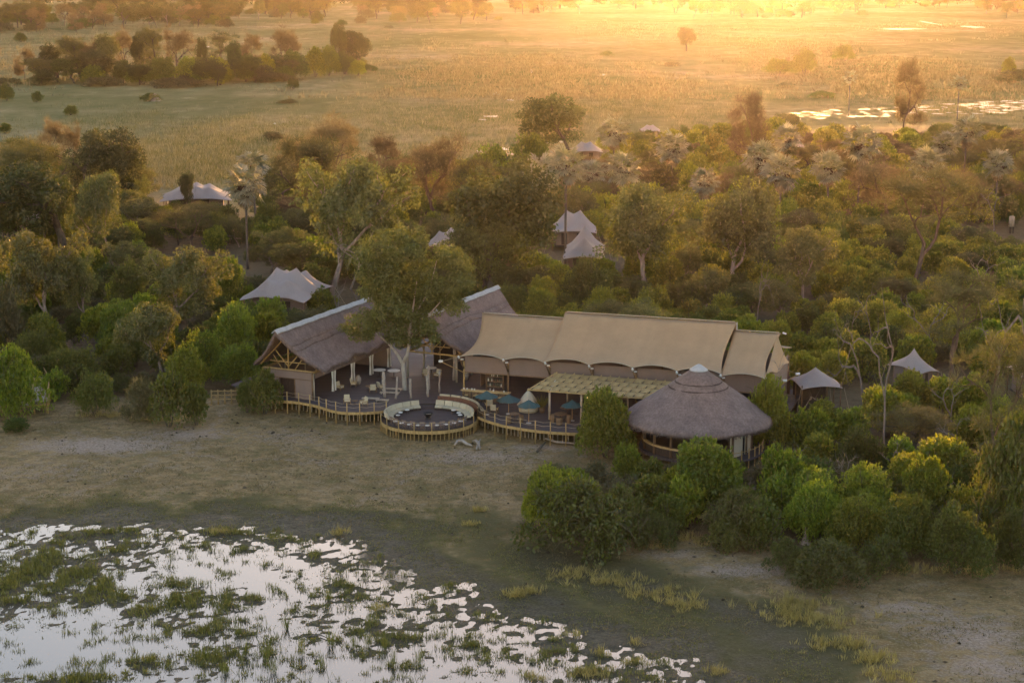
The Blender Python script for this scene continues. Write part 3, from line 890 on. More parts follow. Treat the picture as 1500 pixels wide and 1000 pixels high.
def palm(px, base, top, crown_px, label, nf=44, dead=12, seed=0, lean=.0, fruit=3):
    rng = random.Random(seed)
    x, y = G(px, base); s = scale_at(x, y)
    h = (base - top) / (s * .975)
    cr = crown_px / s / 2
    o = thing('fan_palm', label, 'palm', (x, y, 0), rng.uniform(0, 6.28), None)
    zc = h - cr * .95
    lx, ly = rng.uniform(-1, 1) * lean, rng.uniform(-1, 1) * lean
    mb = MB()
    pts = [(lx * (k / 7) ** 2, ly * (k / 7) ** 2, -.2 + (zc + .3) * k / 7) for k in range(8)]
    rad = [.24, .19, .17, .17, .19, .20, .18, .22]
    mb.tube(pts, rad, 8).sm().build('trunk', M['palm_bark'], o)
    sc = cr / 2.3
    top_p = Vector(pts[-1])
    for k in range(nf):
        e = math.asin(max(-.75, min(.98, 1 - 1.75 * (k + .5) / nf)))
        a = k * 2.39996 + rng.uniform(-.2, .2)
        d = Vector((math.cos(a) * math.cos(e), math.sin(a) * math.cos(e), math.sin(e)))
        f = link('frond', FROND[k % 3], o)
        rot = d.to_track_quat('Y', 'Z')
        f.matrix_local = Matrix.Translation(top_p + d * .1) @ rot.to_matrix().to_4x4() @ Matrix.Rotation(rng.uniform(-.5, .5), 4, 'Y') @ Matrix.Diagonal((sc * 1.1, sc * rng.uniform(.85, 1.1), sc, 1))
    for k in range(dead):
        a = k * 2.39996; e = -rng.uniform(1.05, 1.45)
        d = Vector((math.cos(a) * math.cos(e), math.sin(a) * math.cos(e), math.sin(e)))
        f = link('dead_frond', FROND_DEAD[k % 2], o)
        f.matrix_local = Matrix.Translation(top_p + Vector((0, 0, -.2))) @ d.to_track_quat('Y', 'Z').to_matrix().to_4x4() @ Matrix.Diagonal((sc, sc * rng.uniform(.8, 1.2), sc, 1))
    for k in range(fruit):
        a = rng.uniform(0, 6.28)
        f = link('fruit_cluster', DATES, o)
        f.location = top_p + Vector((math.cos(a) * .5 * sc, math.sin(a) * .5 * sc, -.55 * sc)); f.scale = (sc * 1.1,) * 3
    return o
# ------------------------------------------------------------------ the lodge: deck, thatched pavilions, long tent, round hut
DZ = 1.4          # deck level
CZ = 0.95         # sunken round fire deck
CC = (-8.68, 179.9); CR = 4.95

def lerp2(pts, step):
    out = []
    for (a, b) in zip(pts[:-1], pts[1:]):
        d = math.dist(a, b); n = max(1, round(d / step))
        out += [(a[0] + (b[0] - a[0]) * k / n, a[1] + (b[1] - a[1]) * k / n) for k in range(n)]
    return out + [pts[-1]]

def smooth_path(pts, n=2):
    for _ in range(n):
        q = [pts[0]]
        for a, b in zip(pts[:-1], pts[1:]):
            q += [(a[0] * .75 + b[0] * .25, a[1] * .75 + b[1] * .25), (a[0] * .25 + b[0] * .75, a[1] * .25 + b[1] * .75)]
        pts = q + [pts[-1]]
    return pts

LEFT_EDGE = smooth_path([G(px, py, DZ) for px, py in [(384, 585), (419, 586), (440, 588), (466, 593), (482, 599), (502, 603), (527, 603.5), (552, 602), (566, 600)]])
RIGHT_EDGE = smooth_path([G(px, py, DZ) for px, py in [(697, 606), (705, 612), (737, 622), (757, 625), (778, 628.5), (802, 631), (832, 633), (872, 634), (915, 630)]])
LEFT_EDGE = [p for p in LEFT_EDGE if math.dist(p, CC) > CR + .12]
RIGHT_EDGE = [p for p in RIGHT_EDGE if math.dist(p, CC) > CR + .12]
_a0 = math.degrees(math.atan2(LEFT_EDGE[-1][1] - CC[1], LEFT_EDGE[-1][0] - CC[0])) % 360
_a1 = math.degrees(math.atan2(RIGHT_EDGE[0][1] - CC[1], RIGHT_EDGE[0][0] - CC[0]))
arc = [(CC[0] + (CR + .03) * math.cos(R(_a0 + (_a1 - _a0) * k / 30)), CC[1] + (CR + .03) * math.sin(R(_a0 + (_a1 - _a0) * k / 30))) for k in range(1, 30)]
TA = R(-17.7); TO = G(710, 459, 9.5)
def T2W(x, y):
    return TO[0] + x * math.cos(TA) - y * math.sin(TA), TO[1] + x * math.sin(TA) + y * math.cos(TA)
back = [T2W(31, -12), T2W(34.5, -8), T2W(34.5, 8), T2W(-2, 9), (-0.5, 221), (-13, 219), (-17, 214), (-23, 213), (-31.5, 193.5)]
outline = LEFT_EDGE + arc + RIGHT_EDGE + back
deck = thing('timber_deck', 'wide dark timber deck on yellow stilts joining the lodge buildings', 'deck', (0, 0, 0))
from mathutils.geometry import tessellate_polygon
_tri = tessellate_polygon([[Vector((p[0], p[1], 0)) for p in outline]])
mb = MB(); n_ = len(outline)
mb.add([(p[0], p[1], DZ) for p in outline] + [(p[0], p[1], DZ - .12) for p in outline], [tuple(t) for t in _tri] + [tuple(n_ + i for i in reversed(t)) for t in _tri] + [(i, (i + 1) % n_, n_ + (i + 1) % n_, n_ + i) for i in range(n_)])
mb.build('deck_floor', M['deck'], deck)

def strip(path, z0, z1, th):
    mb = MB(); n = len(path)
    off = []
    for i, p in enumerate(path):
        a, b = path[max(0, i - 1)], path[min(n - 1, i + 1)]
        d = Vector((b[0] - a[0], b[1] - a[1])).normalized()
        off.append((p[0] + d.y * th, p[1] - d.x * th))
    vs = [(*p, z0) for p in path] + [(*p, z1) for p in path] + [(*p, z0) for p in off] + [(*p, z1) for p in off]
    fs = []
    for i in range(n - 1):
        fs += [(i, n + i, n + i + 1, i + 1), (2 * n + i, 2 * n + i + 1, 3 * n + i + 1, 3 * n + i), (n + i, 3 * n + i, 3 * n + i + 1, n + i + 1), (i, i + 1, 2 * n + i + 1, 2 * n + i)]
    fs += [(0, 2 * n, 3 * n, n), (n - 1, 2 * n - 1, 4 * n - 1, 3 * n - 1)]
    return mb.add(vs, fs)

POLE_CACHE = {}
def pole_mesh(name, r, h, mat, n=7):
    k = (name, r, round(h, 2), mat.name)
    if k not in POLE_CACHE:
        POLE_CACHE[k] = MB().tube([(0, 0, 0), (.01, 0, h * .5), (0, 0, h)], [r, r * .95, r * .9], n).sm().mesh(name, mat)
    return POLE_CACHE[k]

def edge_furniture(par, path, dz, step, rail_every, rail_h=1.0, r=.065, rope=True):
    strip(path, dz - .30, dz - .02, .06).build('fascia', M['pole'], par)
    pts = lerp2(path, .25); acc = 0; k = 0; tops = []
    last = None
    for i, p in enumerate(pts):
        if last is not None: acc += math.dist(last, p)
        last = p
        if i == 0 or acc >= step:
            acc = 0
            up = (k % rail_every == 0)
            h = dz + .15 + (rail_h if up else -.12)
            o = link('stilt', pole_mesh('stilt', r, h, M['pole']), par, (p[0] + .0, p[1] - .10, -.15))
            if up: tops.append((p[0], p[1] - .10, h - .15))
            k += 1
    if rope:
        for zz in (0.06, .45):
            mb = MB()
            for a, b in zip(tops[:-1], tops[1:]):
                a, b = Vector(a), Vector(b); m_ = (a + b) / 2 - Vector((0, 0, .10))
                mb.tube([a - Vector((0, 0, zz)), m_ - Vector((0, 0, zz)), b - Vector((0, 0, zz))], .016, 4)
            mb.build('rope_rail', M['rope'], par)
edge_furniture(deck, LEFT_EDGE, DZ, 1.35, 1)
edge_furniture(deck, RIGHT_EDGE, DZ, 1.55, 1)
# inner stilts that show in the shade under the boards
rng = random.Random(4)
for path in (LEFT_EDGE, RIGHT_EDGE):
    for i, p in enumerate(lerp2(path, 2.1)):
        link('stilt', pole_mesh('stilt', .07, DZ + .03, M['pole_grey']), deck, (p[0] + .3, p[1] + 1.6, -.15))

# --- sunken round deck
fire_deck = thing('fire_deck', 'round sunken timber deck on short stilts with sofas and firebowl', 'deck', (CC[0], CC[1], 0))
mb = MB().prism([(CR * math.cos(2 * PI * k / 64), CR * math.sin(2 * PI * k / 64)) for k in range(64)], CZ - .12, CZ); mb.build('deck_floor', M['deck'], fire_deck)
MB().lathe([(CR + .02, CZ - .30), (CR + .10, CZ - .30), (CR + .10, CZ + .02), (CR + .02, CZ + .02), (CR + .02, CZ - .30)], 64).build('fascia', M['pole'], fire_deck)
MB().lathe([(CR - .13, CZ + .002), (CR - .03, CZ + .002), (CR - .03, CZ + .10), (CR - .13, CZ + .10), (CR - .13, CZ + .002)], 40, a0=R(196), a1=R(345), closed=False).build('rim_wall', M['wood_dark'], fire_deck)
tops = []
for k in range(34):
    a = R(184 + k * (352 - 184) / 33)
    tall = k % 4 == 2
    h = CZ + .13 + (.95 if tall else 0)
    link('stilt', pole_mesh('stilt', .055, h, M['pole']), fire_deck, ((CR + .05 + (.12 if tall else 0)) * math.cos(a), (CR + .05 + (.12 if tall else 0)) * math.sin(a), -.15))
    if tall: tops.append(((CR + .17) * math.cos(a), (CR + .17) * math.sin(a), h - .2))
mb = MB(); mb.tube(tops, .016, 4); mb.build('rope_rail', M['rope'], fire_deck)
# steps down from the main deck
for k in range(2):
    MB().lathe([(CR - .35 * (k + 1), CZ), (CR + .02 - .35 * k, CZ), (CR + .02 - .35 * k, CZ + .30 - .15 * k), (CR - .35 * (k + 1), CZ + .30 - .15 * k), (CR - .35 * (k + 1), CZ)], 8, a0=R(86), a1=R(108), closed=False).build('step', M['deck'], fire_deck)
MB().lathe([(CR + .01, CZ - .05), (CR + .01, DZ - .02)], 60, a0=R(-10), a1=R(194), closed=False).build('riser_wall', M['wood_dark'], fire_deck)

# ------------------------------------------------------------------ thatched pavilions
rsq = np.random.RandomState(17)
def pavilion(loc, rz, Ln, label, closed):
    o = thing('thatched_pavilion', label, 'pavilion', (loc[0], loc[1], DZ), rz)
    HR, HE, W, PR = 7.6, 3.45, 4.35, 2.6
    TH = .34
    def surf(side, lift=0.0, v1=1.0, wav=0.0, fr=1.0):
        def f(u, v):
            vv = v * (v1 + wav * (.5 * math.sin(u * 9.5 + 1) + .3 * math.sin(u * 23)))
            y0, y1 = PR * vv, Ln - .6 * vv
            y = y0 + (y1 - y0) * u
            prof = vv + .10 * math.sin(PI * vv)
            z = HR - (HR - HE) * prof + lift
            x = side * (W * vv)
            k = vv ** 3
            ey = .10 * math.sin(y * 1.25 + side) + .08 * math.sin(y * 2.7 + 2)
            z += k * (ey + .75 * math.exp(-((y - Ln * .86) / 1.8) ** 2) * (side > 0) + .35 * math.exp(-((y - Ln * .45) / 1.5) ** 2) * (side > 0))
            z += .025 * math.sin(y * 3.1 + vv * 9) + .02 * math.sin(y * 7.7 - vv * 14)
            return (x, y, z)
        return f
    for side in (1, -1):
        s = MB().slab(surf(side), 48, 16, TH).sm().build('roof_slope', M['thatch'], o)
        MB().slab(surf(side, .10, .40, .035), 60, 5, .09).sm().build('ridge_layer', M['thatch'], s)
        MB().slab(surf(side, .18, .31, .03), 60, 4, .07).sm().build('ridge_layer', M['thatch'], s)
        C_, D_ = [], []
        f_ = surf(side)
        for k in range(900):
            q = f_(rsq.rand(), .985 + .015 * rsq.rand()); C_.append((q[0], q[1], q[2] - .34 * rsq.rand())); D_.append((side * (.6 + .3 * rsq.rand()), rsq.normal(0, .25), -.75))
        for k in range(420):
            q = f_(.0 if rsq.rand() < .5 else 1.0, rsq.rand()); C_.append((q[0], q[1], q[2] - .34 * rsq.rand())); D_.append((side * .5, -.6 if q[1] < 5 else .6, -.6))
        C_, D_ = np.array(C_), np.array(D_)
        tag(link('eave_straw', leaves_mesh('eave_straw', L['thatch'], C_, D_, rsq.normal(size=C_.shape), rsq.uniform(.12, .34, len(C_)), rsq.uniform(.03, .07, len(C_)), rsq.rand(len(C_))), s), kind='stuff')
    def cap(u, v):
        y = -.12 + (Ln + .2) * u
        x = (v - .5) * .74
        return (x, y, HR + .36 - abs(x) * .92 + .03 * math.sin(y * 2.3))
    MB().slab(cap, 30, 4, .10).build('ridge_cap', M['cement_white'], o)
    # pole frame at both gables
    for gy in (2.55, Ln - 1.4):
        for (a, b, r) in [((-3.15, 0, 3.05), (3.15, 0, 3.05), .10), ((0, 0, 3.05), (0, 0, 7.0), .09), ((-3.5, 0, 3.4), (0, 0, 6.95), .09), ((3.5, 0, 3.4), (0, 0, 6.95), .09),
                          ((0, 0, 3.4), (-1.55, 0, 5.1), .07), ((0, 0, 3.4), (1.55, 0, 5.1), .07), ((-2.3, 0, 3.9), (2.3, 0, 3.9), .07), ((-.8, 0, 3.1), (-1.9, 0, 4.6), .05), ((.8, 0, 3.1), (1.9, 0, 4.6), .05)]:
            MB().tube([(a[0], gy, a[2]), (b[0], gy, b[2])], r, 7).sm().build('truss_pole', M['pole'], o)
    # eave beams and posts
    n = 5
    for side in (1, -1):
        MB().bar((side * 3.1, 2.4, 3.0), (side * 3.1, Ln - 1.3, 3.0), .18, .22).build('eave_beam', M['pole'], o)
        for k in range(n):
            y = 2.5 + (Ln - 4.0) * k / (n - 1)
            MB().tube([(side * 3.1, y, -.05), (side * 3.1, y, 2.92)], [.13, .11], 8).sm().build('post', M['pole_grey'], o)
            if side > 0 and k > 0 and closed:
                for q in (-.28, .30):
                    pr = [(.16, 2.85), (.12, 2.2), (.055, 1.35), (.10, .7), (.13, .06)]
                    MB().lathe(pr, 8, (side * 3.12, y + q, 0)).sm().build('curtain', M['paper_white'], o)
    MB().box((3.24, Ln / 2 + .6, 2.62), (.05, Ln - 4.2, .52)).build('eave_canvas', M['canvas_mauve'], o)
    if closed:
        # front wall: canvas panels round a dark doorway
        MB().box((0, 2.36, 2.62), (6.1, .08, .86)).build('wall_panel', M['canvas_mauve'], o)
        MB().box((-2.06, 2.36, 1.08), (1.98, .08, 2.16)).build('wall_panel', M['canvas_mauve'], o)
        MB().box((1.98, 2.36, 1.08), (2.14, .08, 2.16)).build('wall_panel', M['canvas_mauve'], o)
        MB().box((-.08, 2.62, 1.06), (1.96, .05, 2.12)).build('door_shade', M['wood_dark'], o)  # dark panel stands in for the shade inside the open doorway
        mb = MB()
        mb.box((0, 2.30, 2.17), (6.1, .10, .05)); mb.box((-1.05, 2.30, 1.07), (.08, .10, 2.14)); mb.box((.89, 2.30, 1.07), (.08, .10, 2.14)); mb.box((0, 2.30, 3.0), (6.2, .10, .08))
        mb.build('wall_batten', M['wood_mid'], o)
        for s in (-1, 1): MB().tube([(s * 3.08, 2.3, 0), (s * 3.08, 2.3, 3.0)], .10, 8).sm().build('corner_post', M['wood_mid'], o)
        MB().box((-3.1, Ln / 2 + .4, 1.5), (.06, Ln - 4.4, 3.0)).build('back_wall', M['canvas_mauve'], o)
        MB().box((0, Ln - 1.5, 1.5), (6.1, .06, 3.0)).build('end_wall', M['canvas_mauve'], o)
        # low lounge furniture in the shade
    else:
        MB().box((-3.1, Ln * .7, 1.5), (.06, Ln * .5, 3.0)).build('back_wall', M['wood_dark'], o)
        MB().box((0, Ln - 1.5, 1.5), (6.1, .06, 3.0)).build('end_wall', M['wood_dark'], o)  # dark sheet stands in for the shaded vegetation behind this open end
    return o
def pav_rz(a, b): return -math.atan2(b[0] - a[0], b[1] - a[1])
pa, pb = G(403, 487, 9.05), G(543, 437, 9.05)
pavilion(pa, pav_rz(pa, pb), math.dist(pa, pb), 'long thatched pavilion with mauve canvas gable wall and dark doorway', True)
pc, pd = G(617, 465, 9.05), G(729, 421, 9.05)
pavilion(pc, pav_rz(pc, pd), math.dist(pc, pd), 'open-fronted thatched pavilion on log posts behind the long tan tent', False)

# ------------------------------------------------------------------ long tan tent
tent = thing('lodge_tent', 'long tan canvas lodge tent with scalloped eaves and three-step ridge', 'tent', (TO[0], TO[1], DZ), TA)
HW, ZE = 8.0, 4.85
def fly(x0, x1, zr, ze, anchors, back, cl=.0, crr=.0, sag=.35):
    """one canvas section between two ridge poles; x scallops at the anchors"""
    def f(u, v):
        s = -1 if not back else 1
        t = v
        inset_l, inset_r = cl * math.sin(PI * t), crr * math.sin(PI * t)
        xa, xb = x0 + inset_l, x1 - inset_r
        x = xa + (xb - xa) * u
        # distance from the nearest scallop span centre
        sc = 0
        for a, b in zip(anchors[:-1], anchors[1:]):
            if a - 1e-6 <= x <= b + 1e-6:
                q = (x - a) / (b - a); sc = 4 * q * (1 - q)
        y = s * (HW - .62 * sc * t) * t
        z = zr - (zr - ze) * (1 - (1 - t) ** 1.55) + .28 * sc * t ** 6
        z -= sag * .35 * math.sin(PI * u) * (1 - t) ** 3 + .05 * math.sin(PI * t) * (1 - math.cos(2 * PI * (x - anchors[0]) / (anchors[1] - anchors[0]))) * .5
        return (x, y, z)
    return f
ANCH = [-.3, 4.75, 9.4, 14.2, 18.9, 23.6, 28.2, 33.0]
secs = [('left', -.3, 9.5, 8.15, 4.85, ANCH[:3], .75, 0), ('mid', 9.3, 28.3, 8.85, 5.0, ANCH[2:7], .0, .55), ('right', 28.0, 33.0, 8.0, 4.75, ANCH[6:], 0, .75)]
for nm, x0, x1, zr, ze, an, cl, cr_ in secs:
    for bk in (False, True):
        p = MB().slab(fly(x0, x1, zr, ze, an, bk, cl, cr_), max(10, int((x1 - x0) * 3)), 18, .03).sm().build('canopy', M['canvas_tan'], tent)
        # stitched hem along the eave
        f = fly(x0, x1, zr, ze, an, bk, cl, cr_)
        n_ = int((x1 - x0) * 4)
        MB().tube([(q[0], q[1], q[2] + .01) for q in (f(k / n_, 1.0) for k in range(n_ + 1))], .035, 5).build('hem', M['canvas_cream'], p)
    MB().tube([(x0 + .2, 0, zr + .03), (x1 - .2, 0, zr + .03)], .05, 6).build('ridge_rope', M['canvas_cream'], tent)
# right-hand end flap, swept down and round
def flap(u, v):
    a = -PI / 2 * (1 - u) * 1.0 + 0.0
    t = v
    x = 32.6 + (1.4 * math.cos(a)) * t
    y = (HW - 1.0) * math.sin(a) * t
    z = 8.0 - 3.1 * (1 - (1 - t) ** 1.5) + .35 * t ** 5 * math.sin(PI * 2 * u) ** 2
    return (x, y, z)
MB().slab(flap, 14, 14, .03).sm().build('end_flap', M['canvas_tan'], tent)
# upper wall band, posts, struts with steel heads
BY = -6.15
spans = list(zip(ANCH[:-1], ANCH[1:]))
for a, b in spans:
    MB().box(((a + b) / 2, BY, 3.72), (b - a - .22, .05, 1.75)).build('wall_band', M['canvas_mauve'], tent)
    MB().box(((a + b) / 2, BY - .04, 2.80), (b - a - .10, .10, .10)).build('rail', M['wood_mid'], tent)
for i, a in enumerate(ANCH):
    MB().tube([(a, BY - .08, -.05), (a, BY - .08, 4.0)], [.11, .10], 8).sm().build('post', M['wood_mid'] if i else M['pole'], tent)
    MB().tube([(a, BY - .12, 3.2), (a, -7.85, 4.75)], .075, 7).sm().build('strut', M['wood_mid'], tent)
    c = MB().tube([(a, -7.78, 4.68), (a, -8.02, 4.92)], [.13, .10], 8).sm().build('strut_head', M['metal_white'], tent)
    MB().tube([(a + .12, -7.6, 4.5), (a + .30, -7.3, 4.45)], .08, 6).build('strut_head', M['metal_white'], tent)
    MB().tube([(a, 6.15, -.05), (a, 6.15, 4.2)], .10, 8).sm().build('post', M['wood_mid'], tent)
for k, (x, y) in enumerate([(-2.0, -8.9), (34.6, -6.6), (35.4, -3.2)]):
    MB().tube([(x - .22, y, 4.42), (x + .22, y + .05, 4.46)], .13, 8).sm().build('boom_head', M['metal_white'], tent)
    MB().tube([(x, y, 4.42), (0 if k == 0 else 33.0, -6.2 if k < 2 else -3, 2.6)], .05, 6).build('boom', M['pole'], tent)
    MB().tube([(x, y, 4.42), (-.3 if k == 0 else 33.0, -7.9 if k == 0 else -5 + 3 * (k - 1), 4.85)], .02, 4).build('guy_rope', M['rope'], tent)
MB().tube([(28.3, .05, 8.85), (28.3, .05, 7.4)], .05, 6).build('ridge_pole', M['metal_white'], tent)
MB().tube([(33.2, -.1, 8.05), (33.6, -.1, 7.95)], .10, 6).build('ridge_head', M['metal_white'], tent)
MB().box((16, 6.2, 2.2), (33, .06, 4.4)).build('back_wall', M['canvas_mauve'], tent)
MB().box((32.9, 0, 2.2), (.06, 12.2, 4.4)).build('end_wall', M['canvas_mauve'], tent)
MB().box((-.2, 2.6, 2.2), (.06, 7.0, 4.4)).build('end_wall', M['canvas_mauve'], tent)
mb = MB(); pr = []
def drape(u, v):
    return (9.4 + .62 - .55 * v ** 1.6 + .06 * math.sin(u * 14) * (1 - v) + (u - .5) * .7 * (1 - v * .8), BY - .2 + .06 * math.cos(u * 14), 2.72 - 1.5 * v)
MB().slab(drape, 10, 10, .02).sm().build('curtain', M['paper_white'], tent)

# ------------------------------------------------------------------ reed-mat pergola in front of the tent
perg = thing('pergola', 'straw-coloured reed-mat pergola over the dining deck', 'pergola', (TO[0], TO[1], DZ), TA)
PX0, PX1, PY0, PY1 = 9.3, 24.0, -13.0, -7.4
def pz(y): return 3.15 + (y - PY0) / (PY1 - PY0) * .55
rng = random.Random(12)
nxp, nyp = 15, 4
cell = MB()
for i in range(12):
    cell.box(((i + .5) / 12 * .84 - .42, 0, 0), (.056, 1.18, .045))
cellm = cell.mesh('reed_mat', M['wood_tan'])
for i in range(nxp):
    for j in range(nyp):
        x = PX0 + (PX1 - PX0) * (i + .5) / nxp; y = PY0 + (PY1 - PY0) * (j + .5) / nyp
        skew = -(y - PY1) * -.22
        o = link('reed_mat', cellm, perg, (x - skew * 0 + (y - PY0) * .22, y, pz(y) + rng.uniform(0, .03)), (math.atan2(.55, PY1 - PY0) + rng.uniform(-.015, .015), 0, rng.uniform(-.03, .03)))
for i in range(nxp + 1):
    x = PX0 + (PX1 - PX0) * i / nxp
    MB().tube([(x, PY0 - .2, pz(PY0) + .07), (x + (PY1 - PY0) * .22, PY1 + .1, pz(PY1) + .07)], .055, 6).build('rafter', M['wood_tan'], perg)
for j in range(nyp + 1):
    y = PY0 + (PY1 - PY0) * j / nyp
    MB().tube([(PX0 - .3 + (y - PY0) * .22, y, pz(y) - .07), (PX1 + .3 + (y - PY0) * .22, y, pz(y) - .07)], .06 if j else .085, 6).build('purlin', M['wood_tan'], perg)
for x in (PX0 + 2.0, PX0 + 5.4, PX0 + 8.6, PX0 + 12.0):
    MB().tube([(x, PY0 + .35, -.05), (x, PY0 + .35, 3.05)], [.13, .11], 8).sm().build('post', M['pole_grey'], perg)
for x in (PX0 + 1.4, PX0 + 4.6, PX0 + 8.0, PX0 + 11.0):
    MB().tube([(x + 1.1, PY1 - .3, -.05), (x + 1.1, PY1 - .3, 3.55)], .10, 8).sm().build('post', M['pole_grey'], perg)

# ------------------------------------------------------------------ round hut
HX, HY = G(1022, 608, 4.0)
hut = thing('round_hut', 'round hut under a wide conical thatched roof with white cap', 'hut', (HX, HY, 0))
prof = [(.01, 9.02), (.75, 8.62), (1.55, 8.06), (2.25, 7.56), (2.29, 7.48), (2.86, 7.08), (2.90, 7.0), (4.0, 6.24), (5.2, 5.42), (6.3, 4.66), (6.95, 4.18), (7.22, 3.86), (7.26, 3.62), (7.05, 3.48), (6.6, 3.62), (5.0, 4.6), (3.0, 6.0), (.01, 7.9)]
mb = MB(); mb.lathe(prof, 96)
rr = np.random.RandomState(3)
mb.v = [(x * (1 + .006 * math.sin(a * 5 + z) + .004 * math.sin(a * 13 + 2 * z)), y * (1 + .006 * math.sin(a * 5 + z) + .004 * math.sin(a * 13 + 2 * z)), z + .03 * math.sin(a * 7 + r_ * 2) * min(1, r_ / 4)) for (x, y, z) in mb.v for a in [math.atan2(y, x)] for r_ in [math.hypot(x, y)]]
roof = mb.sm().build('thatched_roof', M['thatch'], hut)
for r_, z in ((2.30, 7.50), (2.92, 7.00)):
    MB().lathe([(r_ - .06, z + .05), (r_ + .05, z - .02), (r_ + .05, z - .07), (r_ - .02, z - .06)], 64).sm().build('ridge_layer', M['thatch_dark'], roof)
MB().lathe([(.01, 9.20), (.25, 9.10), (.86, 8.68), (.92, 8.56), (.80, 8.54)], 40).sm().build('roof_cap', M['cement_white'], hut)
_a = rsq.uniform(0, 2 * PI, 2600); _rr = 7.22 - .12 * rsq.rand(2600)
_C = np.column_stack([_rr * np.cos(_a), _rr * np.sin(_a), 3.84 - .34 * rsq.rand(2600)]); _D = np.column_stack([np.cos(_a) * .6, np.sin(_a) * .6, np.full(2600, -.75)]) + rsq.normal(0, .2, (2600, 3))
tag(link('eave_straw', leaves_mesh('eave_straw', L['thatch'], _C, _D, rsq.normal(size=_C.shape), rsq.uniform(.12, .34, 2600), rsq.uniform(.03, .07, 2600), rsq.rand(2600)), roof), kind='stuff')
HZ = .9
MB().lathe([(.01, HZ), (5.75, HZ), (5.75, HZ - .25), (.01, HZ - .25)], 48).build('hut_floor', M['deck'], hut)
for k in range(16):
    a = R(-90 + 11 + k * 22.5)
    MB().tube([(5.35 * math.cos(a), 5.35 * math.sin(a), -.2), (5.35 * math.cos(a), 5.35 * math.sin(a), 4.75)], [.15, .13], 8).sm().build('post', M['wood_mid'], hut)
MB().lathe([(5.50, HZ + .80), (5.50, HZ + .98), (5.20, HZ + .98), (5.20, HZ + .80), (5.50, HZ + .80)], 40, a0=R(165), a1=R(288), closed=False).build('bar_rail', M['wood_tan'], hut)
MB().lathe([(5.34, HZ), (5.34, HZ + .80)], 40, a0=R(165), a1=R(288), closed=False).build('low_wall', M['wood_dark'], hut)
MB().lathe([(5.30, HZ), (5.30, 4.4)], 40, a0=R(20), a1=R(160), closed=False).build('back_wall', M['wood_dark'], hut)
for a0, a1 in ((300, 319), (323, 341), (345, 362)):
    MB().lathe([(5.28, HZ + .02), (5.36, HZ + .02), (5.36, 4.3), (5.28, 4.3)], 6, a0=R(a0), a1=R(a1), closed=False).build('canvas_panel', M['canvas_cream'], hut)
for k in range(9):
    a = R(296 + k * 9)
    link('rail_post', pole_mesh('rail_post', .06, HZ + 1.15, M['pole']), hut, (6.5 * math.cos(a), 6.5 * math.sin(a), -.15))
MB().tube([(6.5 * math.cos(R(296 + k * 9)), 6.5 * math.sin(R(296 + k * 9)), HZ + .8) for k in range(9)], .03, 5).build('hand_rail', M['pole'], hut)
MB().lathe([(5.75, HZ - .01), (6.6, HZ - .01), (6.6, HZ - .2), (5.75, HZ - .2)], 20, a0=R(290), a1=R(375), closed=False).build('walkway', M['deck'], hut)
